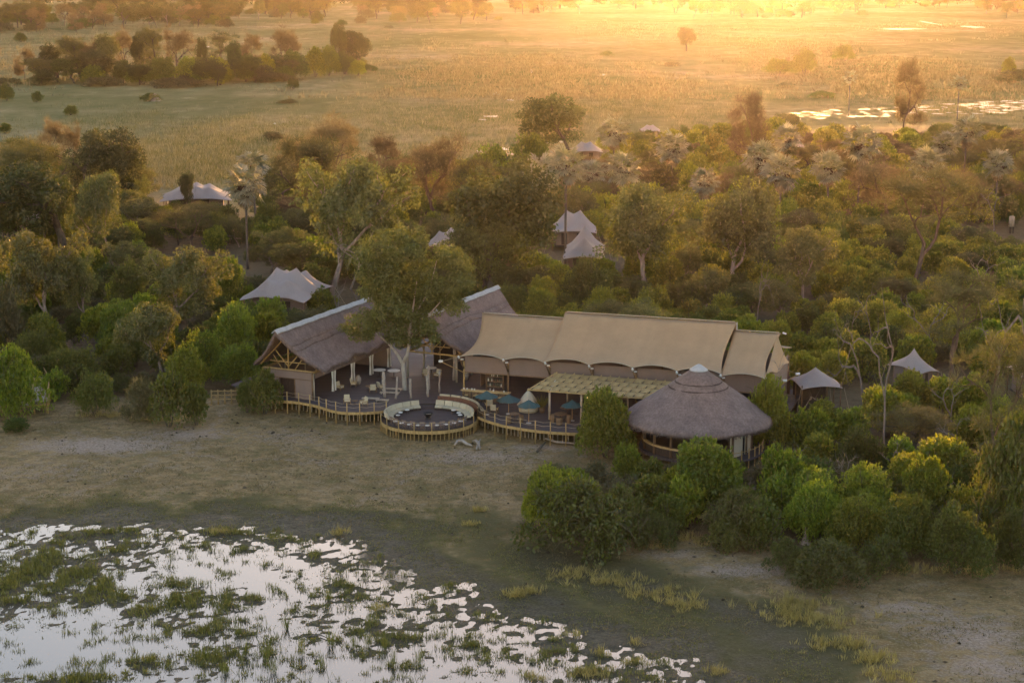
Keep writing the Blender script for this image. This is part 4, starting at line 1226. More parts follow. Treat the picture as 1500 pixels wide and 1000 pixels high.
# ------------------------------------------------------------------ guest tents under pale peaked canopies
def guest_tent(px, py, wpx, depth, label, rz=0., h=2.6, pole_rows=2, pole_cols=2, walls=True, deck_rail=False, floor=.8, eave=2.5, group=None):
    x, y = G(px, py, floor + eave)
    W = wpx / scale_at(x, y, 3)
    o = thing('guest_tent', label, 'tent', (x, y, 0), rz, group)
    z0 = floor + eave
    pc = [((i + .5) / pole_cols * 2 - 1) * .62 for i in range(pole_cols)] if pole_cols > 1 else [0.]
    pr_ = [((j + .5) / pole_rows * 2 - 1) * .95 for j in range(pole_rows)] if pole_rows > 1 else [0.]
    def f(u, v):
        a, b = u * 2 - 1, v * 2 - 1
        # scalloped outline, corners drawn out
        ex = 1 - .07 * (1 - abs(math.cos(b * PI * pole_rows / 2 * 1.0))) - .06 * (1 - b * b)
        ey = 1 - .06 * (1 - abs(math.cos(a * PI * pole_cols / 2))) - .05 * (1 - a * a)
        X, Y = a * W / 2 * ex, b * depth / 2 * ey
        zz = 0
        for p in pc:
            for q in pr_:
                d = math.hypot((a - p) * W / 2, (b - q) * depth / 2)
                zz = max(zz, math.exp(-d / (W * .17)) * (1.0 if abs(p) < .5 or pole_cols < 3 else .85))
            db = abs(a - p) * W / 2
        ridge = max(0, 1 - (abs(b) ** 1.4)) * max(0, 1 - abs(a) ** 1.6)
        z = z0 + h * (.50 * zz + .56 * ridge) - .25 * (abs(a) * abs(b)) ** 2
        return (X, Y, z)
    MB().slab(f, 40, 40, .03).sm().build('canopy', M['canvas_white'], o)
    for p in (-1, 1):
        for q in (-1, 1):
            MB().tube([(p * W * .49, q * depth * .48, z0 - .2), (p * W * .62, q * depth * .60, 0)], .02, 4).build('guy_rope', M['rope'], o)
        for q in (-1, 0, 1):
            MB().tube([(p * W * .44, q * depth * .42, -.1), (p * W * .44, q * depth * .42, z0 + .12)], .07, 7).sm().build('pole', M['wood_mid'], o)
    MB().box((0, 0, floor - .1), (W * .8, depth * .75, .2)).build('floor', M['wood_dark'], o)
    if not walls: MB().box((0, depth * .34, floor + eave / 2), (W * .76, .06, eave)).build('back_wall', M['wood_dark'], o)  # dark sheet added to stand in for the shaded interior
    if walls:
        wz = eave + .05
        for (cx, cy_, sx, sy) in ((0, -depth * .30, W * .74, .06), (0, depth * .33, W * .74, .06), (-W * .37, 0, .06, depth * .62), (W * .37, 0, .06, depth * .62)):
            MB().box((cx, cy_, floor + wz / 2), (sx, sy, wz)).build('wall', M['canvas_mauve'], o)
        for k in (-.2, .12):
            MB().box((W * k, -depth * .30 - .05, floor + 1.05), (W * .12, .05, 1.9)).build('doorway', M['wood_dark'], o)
    if deck_rail:
        n = 16
        for k in range(n):
            MB().box((-W * .55 + W * 1.1 * k / (n - 1), -depth * .62, floor + .45), (W * 1.1 / n * .7, .05, .95)).build('rail_board', M['pole_grey'], o)
        MB().box((0, -depth * .53, floor - .12), (W * 1.12, depth * .2, .18)).build('porch_floor', M['deck'], o)
        for k in range(5): link('stilt', pole_mesh('stilt', .08, floor + .1, M['pole_grey']), o, (-W * .5 + W * k / 4, -depth * .6, -.15))
    return o
guest_tent(421, 428, 104, 13, 'pale peaked guest tent in bushes behind the thatched pavilion', R(-12), 3.6, 3, 2)
guest_tent(288, 288, 104, 13, 'pale peaked guest tent at the plain behind the umbrella tree', R(8), 3.0, 2, 3, True, False, .6, 2.1)
guest_tent(50, 318, 112, 11, 'pale guest tent with boarded porch under dark trees', R(-6), 2.6, 2, 3, True, True, 1.6)
guest_tent(840, 334, 70, 9, 'lilac-white guest tent beyond the one with stepped peaks', R(0), 3.2, 1, 2)
guest_tent(857, 367, 62, 15, 'lilac-white guest tent with stepped peaks end-on to the lodge', R(-4), 4.0, 3, 1)
guest_tent(661, 357, 70, 10, 'pale guest tent half hidden behind the deck tree', R(-24), 3.0, 2, 2)
guest_tent(858, 219, 46, 9, 'small pinkish guest tent below the flat dark tree', R(6), 2.0, 1, 2)
guest_tent(1194, 558, 66, 5.5, 'small open-fronted pale tent beside the long tan tent', R(8), 1.5, 1, 1, False)
guest_tent(1338, 536, 40, 6, 'pale ridge tent among bushes right of the dead trees', R(28), 2.0, 1, 1)
guest_tent(1512, 546, 48, 9, 'pale tent corner at the bare white trees', R(0), 2.2, 1, 1)
guest_tent(784, 325, 26, 6, 'sliver of lilac tent peeping out beside the palm pair', R(20), 1.6, 1, 2)
guest_tent(952, 190, 30, 8, 'tiny pink tent roof in the sunlit scrub', R(0), 1.4, 1, 2)
guest_tent(1168, 214, 20, 8, 'tiny pale tent roof between tall palms', R(0), 1.6, 1, 2)

# ------------------------------------------------------------------ furniture builders
def arm_chair(x, y, z, rz, label, group=None):
    o = thing('armchair', label, 'chair', (x, y, z), rz, group)
    MB().box((0, 0, .38), (.62, .62, .16)).build('seat_cushion', M['cushion'], o)
    MB().box((0, .30, .68), (.60, .14, .52), M=Matrix.Rotation(R(-10), 3, 'X')).build('back_cushion', M['cushion'], o)
    for s in (-1, 1):
        MB().box((s * .36, 0, .52), (.07, .66, .05)).build('armrest', M['wood_tan'], o)
        for q in (-.29, .29): MB().box((s * .35, q, .25), (.06, .06, .50)).build('leg', M['wood_mid'], o)
    MB().box((0, 0, .27), (.68, .64, .06)).build('frame', M['wood_mid'], o)
    return o
def director_chair(x, y, z, rz, label, group=None):
    o = thing('director_chair', label, 'chair', (x, y, z), rz, group)
    MB().box((0, 0, .45), (.50, .44, .035)).build('seat', M['canvas_mauve'], o)
    MB().box((0, .23, .76), (.52, .03, .22)).build('backrest', M['canvas_mauve'], o)
    for s in (-1, 1):
        mb = MB(); mb.bar((s * .27, -.22, .62), (s * .27, .25, .62), .045); mb.bar((s * .27, .23, .42), (s * .27, .23, .90), .04); mb.bar((s * .27, -.2, .42), (s * .27, -.2, .62), .04)
        mb.build('arm_frame', M['wood_mid'], o)
        MB().bar((-s * .26, -.2, .02), (s * .26, -.2, .43), .035).build('crossed_leg', M['wood_mid'], o)
        MB().bar((-s * .26, .2, .02), (s * .26, .2, .43), .035).build('crossed_leg', M['wood_mid'], o)
    return o
def round_table(x, y, z, r, h, label, top='wood_mid', group=None, cat_='table'):
    o = thing('round_table', label, cat_, (x, y, z), 0, group)
    MB().lathe([(.01, h), (r, h), (r, h - .05), (.01, h - .05)], 24).build('table_top', M[top], o)
    MB().lathe([(.05, h - .06), (.05, .05), (r * .55, .04), (r * .55, 0)], 12).build('pedestal', M['wood_dark'], o)
    return o
def drum_table(x, y, z, label, group):
    o = thing('side_table', label, 'table', (x, y, z), 0, group)
    MB().lathe([(.01, .46), (.24, .46), (.24, .41), (.01, .41)], 14).build('table_top', M['paper_white'], o)
    for k in range(3): MB().bar((.18 * math.cos(k * 2.09), .18 * math.sin(k * 2.09), 0), (.10 * math.cos(k * 2.09), .10 * math.sin(k * 2.09), .41), .04).build('leg', M['wood_dark'], o)
    return o
def umbrella(px, py_base, top_py, wpx, label, rz=0.3):
    x, y = G(px, py_base, DZ); s = scale_at(x, y, 2.5)
    h = (py_base - top_py) / (s * .965); r = wpx / s / 2 / .95
    o = thing('sun_umbrella', label, 'umbrella', (x, y, DZ), rz, 'teal umbrellas on the dining deck')
    mb = MB()
    n = 8; rim = []
    for k in range(n):
        a = 2 * PI * k / n; rim.append((r * math.cos(a), r * math.sin(a), h - .62))
        a2 = a + PI / n; rim.append((r * .945 * math.cos(a2), r * .945 * math.sin(a2), h - .57))
    vs = [(0, 0, h)] + rim + [(0, 0, h - .03)] + [(p[0], p[1], p[2] - .03) for p in rim]
    m = 2 * n
    fs = [(0, 1 + i, 1 + (i + 1) % m) for i in range(m)] + [(m + 1, m + 2 + (i + 1) % m, m + 2 + i) for i in range(m)] + [(1 + i, m + 2 + i, m + 2 + (i + 1) % m, 1 + (i + 1) % m) for i in range(m)]
    can = MB().add(vs, fs).build('canopy', M['teal'], o)
    MB().lathe([(.30, h - .12), (.02, h + .03), (.02, h + .10), (.001, h + .12)], 8).build('vent_cap', M['teal'], can)
    MB().tube([(0, 0, .05), (0, 0, h - .05)], .035, 8).sm().build('pole', M['wood_tan'], o)
    for k in range(n):
        a = 2 * PI * k / n
        MB().bar((0, 0, h - .75), (r * .55 * math.cos(a), r * .55 * math.sin(a), h - .42), .025).build('rib', M['wood_mid'], o)
    MB().lathe([(.001, .10), (.10, .10), (.28, .05), (.28, 0)], 14).build('base', M['cement_white'], o)
    return o
umbrella(713, 607, 573, 33, 'teal umbrella beside the bar and the round fire deck')
umbrella(745, 606, 578, 35, 'teal umbrella between the bar and the dining deck', .1)
umbrella(774.5, 619.5, 586, 33, 'teal umbrella in front of the cream draped daybed', .5)
umbrella(838, 616, 586, 32, 'teal umbrella in front of the lamp under the pergola', .2)

# cream draped daybed
x, y = G(774, 602, DZ)
o = thing('draped_daybed', 'round daybed under a cream peaked canopy on the dining deck', 'daybed', (x, y, DZ), 0)
mb = MB()
def dcan(u, v):
    a = u * 2 * PI
    r = 1.15 * (v ** .8) * (1 + .05 * math.cos(a * 8) * v)
    return (r * math.cos(a), r * math.sin(a), 2.25 - 1.55 * v ** 1.15)
mb.grid(dcan, 32, 8); mb.sm().build('canopy', M['canvas_cream'], o)
MB().lathe([(.001, 2.5), (.13, 2.42), (.14, 2.25), (.10, 2.15)], 10).sm().build('finial', M['cushion'], o)
MB().lathe([(.01, .42), (1.0, .40), (1.04, .25), (.98, 0), (.01, 0)], 24).sm().build('mattress', M['cushion'], o)

# --- ring of sofas, firebowl, director chairs
def sofa_section(a0, a1, label):
    o = thing('sofa_section', label, 'sofa', (CC[0], CC[1], CZ), 0, 'cream sofas curving round the firebowl')
    e = .35
    MB().lathe([(3.75, .02), (4.6, .02), (4.6, .26), (3.75, .26), (3.75, .02)], 4, a0=R(a0), a1=R(a1), closed=False).build('base', M['wood_dark'], o)
    for nm, prof in (('seat_cushion', [(3.72, .27), (4.40, .27), (4.42, .40), (4.36, .45), (3.78, .45), (3.70, .40), (3.72, .27)]), ('back_cushion', [(4.34, .46), (4.66, .46), (4.74, .86), (4.66, .93), (4.50, .92), (4.36, .52), (4.34, .46)])):
        mb = MB().lathe(prof, 5, a0=R(a0 + e), a1=R(a1 - e), closed=False)
        n = len(prof)
        mb.f.append(tuple(k * 6 for k in range(n - 1))); mb.m.append(0)
        mb.f.append(tuple(reversed([k * 6 + 5 for k in range(n - 1)]))); mb.m.append(0)
        mb.build(nm, M['cushion'], o)
    return o
for k in range(7): sofa_section(106 + k * 13, 118.6 + k * 13, 'cream sofa section on the pavilion side of the firebowl')
for k in range(7): sofa_section(84 - (k + 1) * 13, 84 - k * 13 - .4, 'cream sofa section on the bar side of the firebowl')
o = thing('curved_bench', 'red-brown curved bench backing the sofas on the bar side', 'bench', (CC[0], CC[1], DZ), 0)
MB().lathe([(5.05, 0), (5.05, .80), (5.17, .80), (5.17, 0)], 30, a0=R(-8), a1=R(82), closed=False).build('backrest', M['brick_red'], o)
MB().lathe([(5.19, .36), (5.75, .36), (5.75, .02), (5.19, .02)], 30, a0=R(-8), a1=R(82), closed=False).build('seat', M['wood_mid'], o)
for k in range(6): MB().lathe([(5.20, .40), (5.20, .98), (5.36, .98), (5.42, .52), (5.72, .50), (5.72, .37)], 5, a0=R(-5 + k * 14.5), a1=R(7.5 + k * 14.5), closed=False).build('cushion', M['cushion'], o)

o = thing('fire_bowl', 'dark iron firebowl on a stand in the round deck', 'firebowl', (CC[0] - .1, CC[1], CZ), 0)
MB().lathe([(.01, .42), (.35, .48), (.55, .62), (.60, .66), (.55, .60), (.36, .42), (.01, .34)], 20).sm().build('bowl', M['metal_dark'], o)
MB().lathe([(.30, .38), (.22, .2), (.34, 0), (.30, 0)], 12).build('stand', M['metal_dark'], o)
MB().box((.05, 0, .52), (.5, .1, .09), .4).build('firewood', M['pole_grey'], o)
for k in range(10):
    a = R(211 + k * 13.2)
    x, y = CC[0] + 4.25 * math.cos(a), CC[1] + 4.25 * math.sin(a)
    director_chair(x, y, CZ, a - PI / 2, 'wooden director chair on the rim of the round fire deck', 'director chairs round the fire deck')
    if k < 9:
        a2 = a + R(6.6)
        drum_table(CC[0] + 4.2 * math.cos(a2), CC[1] + 4.2 * math.sin(a2), CZ, 'small side table between the director chairs', 'side tables between the director chairs')
for a in (138, 160, 180, 18, 40, 2):
    drum_table(CC[0] + 3.25 * math.cos(R(a)), CC[1] + 3.25 * math.sin(R(a)), CZ, 'small pale side table in front of the curved sofas', 'side tables before the sofas')

# --- chairs and tables on the open deck
def at(px, py): return G(px, py, DZ)
arm_chair(*at(508.5, 591), DZ, R(10), 'cream armchair by the deck rail, the one next to the thatched pavilion')
arm_chair(*at(533, 594), DZ, R(-60), 'cream armchair by the deck rail, turned away from its neighbour')
round_table(*at(520, 592), DZ, .35, .45, 'low dark table between the two armchairs at the rail')
arm_chair(*at(546, 574), DZ, R(190), 'cream armchair with its back to the fire deck, beside driftwood post')
arm_chair(*at(558, 571), DZ, R(120), 'cream armchair beside the driftwood posts, facing the low table')
round_table(*at(541, 571), DZ, .45, .5, 'low round table at the armchairs beside the driftwood posts', 'wood_mid')
round_table(*at(556, 551), DZ, .72, .78, 'large round white table on the pavilion side of the deck tree', 'paper_white')
round_table(*at(577, 552), DZ, .72, .78, 'large round white table right behind the deck tree', 'paper_white')
round_table(*at(632, 548), DZ, .6, .78, 'round white-topped table under the open thatched pavilion', 'paper_white')
for px, py, rz, lb in ((624, 553, 20, 'cream chair at the table under the open thatched pavilion'), (641, 553, -30, 'cream chair turned from the table under the open pavilion'), (518, 566, 90, 'cream lounge chair just inside the thatched pavilion'), (498, 571, 60, 'cream lounge chair in the shade near the pavilion gable')):
    arm_chair(*at(px, py), DZ, R(rz), lb)
# low benches and step boards; the boards' pale colour stands in for reflected sky
for px, py, w in ((543, 585.5, 1.9), (560, 588, 1.4), (571, 577, 2.2), (574, 571.5, 2.4)):
    x, y = at(px, py)
    o = thing('low_bench', {543: 'low slatted bench by the rail between armchairs and fire deck', 560: 'short slatted bench next to the fire deck rim', 571: 'low step board, paled for reflected sky, at the foot of the deck tree', 574: 'upper step board, paled for reflected sky, beside the deck tree'}[px], 'bench', (x, y, DZ), R(-6))
    for k in range(3): MB().box((0, -.2 + k * .2, .20), (w, .16, .05)).build('slat', M['pole_grey'], o)
    for s in (-1, 1): MB().box((s * w * .42, 0, .085), (.08, .5, .17)).build('leg', M['pole_grey'], o)
# driftwood posts round the tree
def drift_post(px, py, top, label, r=.16, seed=0):
    x, y = at(px, py); h = (py - top) / (scale_at(x, y, 2) * .965)
    rg = random.Random(seed)
    lx, ly = rg.uniform(-.035, .035), rg.uniform(-.03, .03)
    pts = [(lx * k + rg.uniform(-.03, .03), ly * k + rg.uniform(-.03, .03), h * k / 5) for k in range(6)]
    o = MB().tube(pts, [r * rg.uniform(.75, 1.1) for _ in pts], 9).sm().build('driftwood_post', M['driftwood'], None, (x, y, DZ))
    tag(o, label, 'post', 'driftwood posts on the deck'); return o
drift_post(563.5, 582, 545, 'thick driftwood post beside the armchairs under the deck tree', .19, 1)
drift_post(580, 584, 552, 'slim driftwood post just left of the deck tree trunk', .11, 2)
drift_post(602, 584, 555, 'driftwood post just right of the deck tree trunk', .14, 3)
drift_post(627, 581, 550, 'leaning driftwood post behind the gap in the sofas', .15, 4)
drift_post(643.5, 575, 543, 'slim driftwood post before the open thatched pavilion', .12, 5)
drift_post(665, 557, 505, 'tall log post at the corner of the open pavilion', .17, 6)
drift_post(629, 570, 536, 'dark-footed driftwood post under the pavilion eave', .13, 7)

# --- bar under the tent
o = thing('bar_counter', 'dark wooden bar counter with pale top under the tent', 'bar', (TO[0], TO[1], DZ), TA)
MB().box((2.55, -7.3, .52), (5.2, .5, 1.04)).build('counter_front', M['wood_mid'], o)
MB().box((2.55, -7.3, 1.09), (5.5, .8, .08)).build('counter_top', M['wood_tan'], o)
for k in range(7): MB().box((.2 + k * .78, -7.58, .52), (.07, .05, .95)).build('batten', M['wood_dark'], o)
o2 = thing('bar_shelf', 'tall open bottle shelf behind the bar', 'shelf', (TO[0], TO[1], DZ), TA)
for k in range(4): MB().box((3.0, -5.5, .7 + k * .55), (1.9, .35, .05)).build('shelf_board', M['wood_mid'], o2)
for s in (-1, 1): MB().box((3.0 + s * .97, -5.5, 1.3), (.06, .38, 2.6)).build('side_panel', M['wood_mid'], o2)
bm = {}
rg = random.Random(5)
for kind in range(3):
    mats = [M['glass_bottle'], M['paper_white'], M['brick_red']][kind]
    bm[kind] = MB().lathe([(.001, 0), (.05, 0), (.05, .2), (.02, .27), (.02, .36), (.001, .36)], 7).sm().mesh('bottle', mats)
for k in range(4):
    for i in range(8):
        x, y = T2W(2.25 + i * .21, -5.5 - .05)
        kd = rg.randrange(3)
        tag(link('bottle', bm[kd], None, (x, y, DZ + .726 + k * .55)), ['dark green', 'white', 'red-brown'][kd] + ' bottle on the shelf behind the bar', 'bottle', ['dark', 'white', 'red-brown'][kd] + ' bottles behind the bar')
glm = MB().lathe([(.001, .0), (.07, .0), (.09, .16), (.001, .16)], 8).sm().mesh('jar', M['paper_white'])
for k, xx in enumerate((.05, .4, .95, 1.25, 3.4, 4.6)):
    x, y = T2W(xx, -7.25); tag(link('jar', glm, None, (x, y, DZ + 1.133)), 'small white jar standing on the bar top', 'jar', 'jars on the bar')
for k in range(5):
    x, y = T2W(.6 + k * .95, -8.1)
    o = thing('bar_stool', 'straw-seated bar stool along the bar front', 'stool', (x, y, DZ), TA, 'bar stools')
    MB().lathe([(.001, .76), (.19, .76), (.20, .70), (.001, .70)], 12).build('seat', M['wood_tan'], o)
    for q in range(4):
        a = PI / 4 + q * PI / 2
        MB().bar((.20 * math.cos(a), .20 * math.sin(a), 0), (.13 * math.cos(a), .13 * math.sin(a), .70), .04).build('leg', M['wood_dark'], o)
# --- dining deck
arm_chair(*at(716, 597), DZ, R(200), 'cream armchair under the umbrella next to the bar')
arm_chair(*at(724, 604), DZ, R(160), 'cream armchair by the rail in front of its pair at the bar')
for px, py, r, lb in ((754, 617, .55, 'high round table at the rail between the umbrellas'), (700, 588, .35, 'small round table at the end of the curved bench'), (821, 616, .7, 'round dining table at the rail before the pergola'), (842, 606, .6, 'round table under the umbrella by the pergola lamp')):
    round_table(*at(px, py), DZ, r, .85 if px == 754 else .75, lb, 'wood_tan' if px == 700 else 'wood_mid')
k = 0
for px, py, rz, lb in ((747, 619, 90, 'dark tub chair on the bar side of the high table'), (762, 619, -90, 'dark tub chair on the pergola side of the high table'), (810, 618, 90, 'dark tub chair on the bar side of the dining table'), (832, 619, -90, 'dark tub chair at the dining table beside the leafy bush'), (819, 622, 180, 'dark tub chair at the dining table with its back to the rail')):
    x, y = at(px, py)
    o = thing('tub_chair', lb, 'chair', (x, y, DZ), R(rz))
    MB().lathe([(.30, .02), (.34, .42), (.34, .78), (.29, .80), (.28, .45), (.25, .02)], 12, a0=R(-20), a1=R(200), closed=False).sm().build('shell', M['wood_mid'], o)
    MB().lathe([(.001, .44), (.28, .44), (.28, .34), (.001, .34)], 14).build('seat_cushion', M['wood_dark'], o)
    MB().lathe([(.10, .34), (.26, 0), (.22, 0)], 10).build('foot', M['wood_dark'], o)
# dining tables deep under the pergola
for i, (xx, yy) in enumerate(((12.5, -10.0), (15.5, -9.6), (18.5, -9.8), (13.0, -4.5), (17.0, -4.2))):
    x, y = T2W(xx, yy)
    round_table(x, y, DZ, .8, .75, 'dining table in the shade under the pergola and tent', 'wood_mid', 'tables in the shade of the tent')
# lamp under the pergola
x, y = T2W(15.35, -12.4)
o = thing('wall_lamp', 'small glowing lamp on a pergola post', 'lamp', (x, y, DZ + 2.35), 0)
lm, lnt, lo = new_mat('lamp_glow'); e = lnt.nodes.new('ShaderNodeEmission'); e.inputs[0].default_value = (1, .62, .22, 1); e.inputs[1].default_value = 2.2; lnt.links.new(e.outputs[0], lo.inputs[0])
MB().lathe([(.001, .0), (.09, .05), (.12, .18), (.08, .28), (.001, .30)], 10).sm().build('bulb', lm, o)
MB().lathe([(.14, .30), (.03, .40), (.001, .42)], 10).build('hood', M['metal_dark'], o)
# potted plant
x, y = at(794, 604)
o = thing('potted_plant', 'potted plant with upright spiky leaves on the dining deck', 'plant', (x, y, DZ), 0)
MB().lathe([(.001, 0), (.22, 0), (.34, .5), (.30, .5), (.001, .44)], 14).sm().build('pot', M['wood_mid'], o)
rs = np.random.RandomState(8)
nn = 60; D = unit(rs.normal(size=(nn, 3)) * np.array([.5, .5, .2]) + np.array([0, 0, 1.0]))
link('leaves', leaves_mesh('leaves', L['reed'], np.tile([0, 0, .45], (nn, 1)) + rs.normal(0, .06, (nn, 3)), D, np.cross(D, rs.normal(size=(nn, 3))), rs.uniform(.8, 1.9, nn), np.full(nn, .10), rs.rand(nn)), o)
# tall clay urns by the open pavilion
for px, py, lb in ((683, 556, 'pale clay urn beside the open pavilion corner post'), (525, 563, 'pale clay urn at a pavilion curtain')):
    x, y = at(px, py)
    tag(MB().lathe([(.001, 0), (.18, 0), (.34, .45), (.30, .8), (.16, .98), (.20, 1.06), (.14, 1.02), (.001, .3)], 16).sm().build('clay_urn', M['driftwood'], None, (x, y, DZ)), lb, 'urn')

# ------------------------------------------------------------------ tree growing through the deck
def hero_tree():
    rs, rng = np.random.RandomState(55), random.Random(55)
    x, y = G(593, 571, DZ)
    o = thing('deck_tree', 'large leafy tree with white trunk growing through the deck', 'tree', (x, y, 0), 0)
    mb = MB()
    def W_(px, py):     # metres right of / above the foot
        s = scale_at(x, y, 5); return (px - 593) / s, (571 - py) / (s * .97) + DZ
    def path(pp, rr, dy):
        pts = []
        for (px, py), d in zip(pp, dy):
            a, h = W_(px, py); pts.append((a, d, h))
        mb.tube(pts, rr, 9)
        return pts
    path([(592, 596), (593, 571), (592, 550), (590.5, 532), (588.5, 528)], [.34, .28, .25, .25, .20], [0, 0, .0, .1, .1])
    path([(590, 533), (583, 520), (574, 509), (562, 497), (545, 480)], [.19, .16, .13, .10, .05], [.1, .2, .3, .2, -.6])
    path([(590, 533), (597, 520), (600, 506), (601, 488), (606, 455), (612, 415)], [.21, .19, .18, .16, .10, .05], [.1, .0, -.1, -.1, .3, .5])
    path([(600, 500), (622, 470), (650, 440), (672, 415)], [.12, .09, .06, .03], [-.1, .1, .3, .5])
    path([(574, 509), (585, 470), (575, 430), (560, 395)], [.11, .09, .06, .03], [.3, 1.2, 1.8, 2.0])
    path([(604, 470), (630, 430), (640, 390)], [.10, .07, .03], [0, 1.6, 2.4])
    mb.sm().build('trunk', M['bark_pale'], o)
    lobes = []
    # outline of the crown as it spreads in the photograph: clumps (x, y, radius px), each at several depths
    cl = [(590, 348, 22), (615, 352, 20), (566, 358, 20), (548, 375, 22), (580, 378, 26), (620, 378, 28), (650, 372, 24), (670, 390, 22), (540, 398, 20), (565, 405, 26), (600, 405, 28), (640, 405, 28), (675, 412, 20),
          (548, 425, 22), (580, 432, 26), (615, 432, 26), (650, 432, 24), (560, 452, 22), (590, 460, 24), (620, 458, 24), (530, 468, 20), (512, 478, 14), (548, 476, 20), (575, 480, 20), (600, 485, 22), (625, 482, 18), (520, 488, 12), (540, 488, 14), (612, 500, 14), (590, 500, 12), (660, 450, 16), (635, 495, 12)]
    s0 = scale_at(x, y, 9)
    for px, py, rp in cl:
        a, h = W_(px, py); rr = rp / s0
        dm = 4.6 * math.sqrt(max(.05, 1 - ((px - 600) / 100) ** 2 * .8))
        for d in ((-dm * .6, -dm * .1, dm * .35, dm * .85) if py < 470 else (-1.0, 0, .9)):
            for q in range(2):
                r2 = rr * rs.uniform(.42, .72)
                lobes.append(((a + rs.normal(0, rr * .45), d + rs.normal(0, .5), h + rs.normal(0, rr * .35) - (d * .27)), (r2, r2, r2 * .72)))
    a = lobe_leaves(rs, lobes, 230, .28, .15, up=.25, droop=.5, jit=.8, shell=(.5, 1.05), low=-.95)
    link('crown', leaves_mesh('crown', L['hero'], *a), o)
hero_tree()

# ------------------------------------------------------------------ fence, boardwalks, logs, termite mounds
def rail_fence(p0, p1, n, h, label, z=0.):
    a, b = G(*p0), G(*p1)
    o = thing('rail_fence', label, 'fence', (a[0], a[1], 0), 0)
    for k in range(n):
        t = k / (n - 1)
        link('post', pole_mesh('post', .075, h + .25, M['pole']), o, ((b[0] - a[0]) * t, (b[1] - a[1]) * t, -.15))
    for zz in (h * .35, h * .66, h * .95):
        MB().tube([(0, 0, zz), (b[0] - a[0], b[1] - a[1], zz + .02)], .045, 6).build('rail', M['pole'], o)
rail_fence((310, 592), (388, 590), 9, 1.55, 'pole rail fence between the shrubs and the thatched pavilion')

def boardwalk(p, label, w=1.6, z=1.0, rail=True, step=.19):
    pts = [G(px, py, z) for px, py in p]
    o = thing('boardwalk', label, 'boardwalk', (pts[0][0], pts[0][1], 0), 0)
    q = lerp2(pts, step)
    bmesh_ = MB().box((0, 0, 0), (w, step * .82, .05)).mesh('plank', M['pole_grey'])
    for a, b in zip(q[:-1], q[1:]):
        link('plank', bmesh_, o, ((a[0] + b[0]) / 2 - pts[0][0], (a[1] + b[1]) / 2 - pts[0][1], z), (0, 0, math.atan2(b[1] - a[1], b[0] - a[0]) - PI / 2))
    q = lerp2(pts, 1.5)
    for s in (-1, 1):
        tops = []
        for i, a in enumerate(q):
            b = q[min(i + 1, len(q) - 1)]; a0 = q[max(i - 1, 0)]
            d = Vector((b[0] - a0[0], b[1] - a0[1])).normalized()
            X, Y = a[0] - d.y * s * w * .52 - pts[0][0], a[1] + d.x * s * w * .52 - pts[0][1]
            link('post', pole_mesh('post', .06, z + 1.15, M['pole']), o, (X, Y, -.15)); tops.append((X, Y, z + .95))
        if rail: MB().tube(tops, .04, 5).build('hand_rail', M['pole'], o)
        MB().tube([(t[0], t[1], z - .10) for t in tops], .08, 5).build('bearer', M['pole'], o)
    return o
boardwalk([(-40, 592), (30, 592), (64, 588)], 'plank bridge on posts beside the big bush left of the clearing', 1.8, 1.0)
boardwalk([(58, 588), (62, 566), (52, 548)], 'plank ramp climbing away from the bridge into the bushes', 1.6, 1.3)
boardwalk([(290, 338), (322, 342), (345, 350)], 'grey boardwalk leading to the umbrella tree clearing', 2.0, .8, True, .4)
boardwalk([(1476, 360), (1500, 366), (1530, 372)], 'short plank walkway in the grass by the bare trees', 1.6, .5, False, .4)

def log(pts, rad, label, mat='driftwood', name='driftwood_log', n=8):
    p0 = G(*pts[0][:2])
    P = []
    for (px, py, z) in pts:
        a = G(px, py); P.append((a[0] - p0[0], a[1] - p0[1], z))
    o = MB().tube(P, rad, n).sm().build(name, M[mat], None, (p0[0], p0[1], 0))
    return tag(o, label, 'log')
log([(666, 653, .12), (670, 650, .30), (677, 649, .26), (685, 653, .18), (692, 654, .10)], [.08, .15, .19, .15, .07], 'bleached driftwood stump lying below the fire deck')
log([(692, 650, .30), (697, 651, .42), (701, 654, .38), (703, 659, .12)], [.08, .15, .17, .08], 'bleached forked driftwood beside the stump below the fire deck')
log([(698, 659, .1), (700, 655, .4), (704, 650, .5)], [.10, .10, .06], 'short bleached branch leaning on the forked driftwood')
log([(799, 646, .30), (815, 650, .22), (832, 651, .20), (848, 652, .12)], [.10, .12, .11, .06], 'long pale fallen branch below the dining deck')
log([(787, 662, .05), (793, 657, .25), (799, 653, .40)], [.13, .13, .05], 'dark broken log before the long fallen branch', 'bark')
log([(440, 930, -.1), (470, 928, -.08), (480, 932, -.1)], [.03, .05, .03], 'thin dead reed stalk floating in the pond', 'bark_dead', 'floating_stalk', 5)

def termite(px, py, top, w, label):
    x, y = G(px, py); s = scale_at(x, y); h = (py - top) / s; r = w / s / 2
    mb = MB(); mb.lathe([(r * 1.6, -.1), (r, .12 * h), (r * .62, .38 * h), (r * .4, .66 * h), (r * .2, .9 * h), (.02, h)], 14)
    rs = np.random.RandomState(int(px)); mb.v = [(a + rs.normal(0, r * .07), b + rs.normal(0, r * .07), c) for a, b, c in mb.v]
    tag(mb.sm().build('termite_mound', M['termite'], None, (x, y, 0)), label, 'mound')
termite(1180, 795, 766, 12, 'pale pointed termite mound in the thicket before the hut bushes')
termite(227, 148, 137, 16, 'pale termite mound with a bush on the plain')
termite(212, 366, 350, 10, 'small termite mound near the umbrella tree clearing')

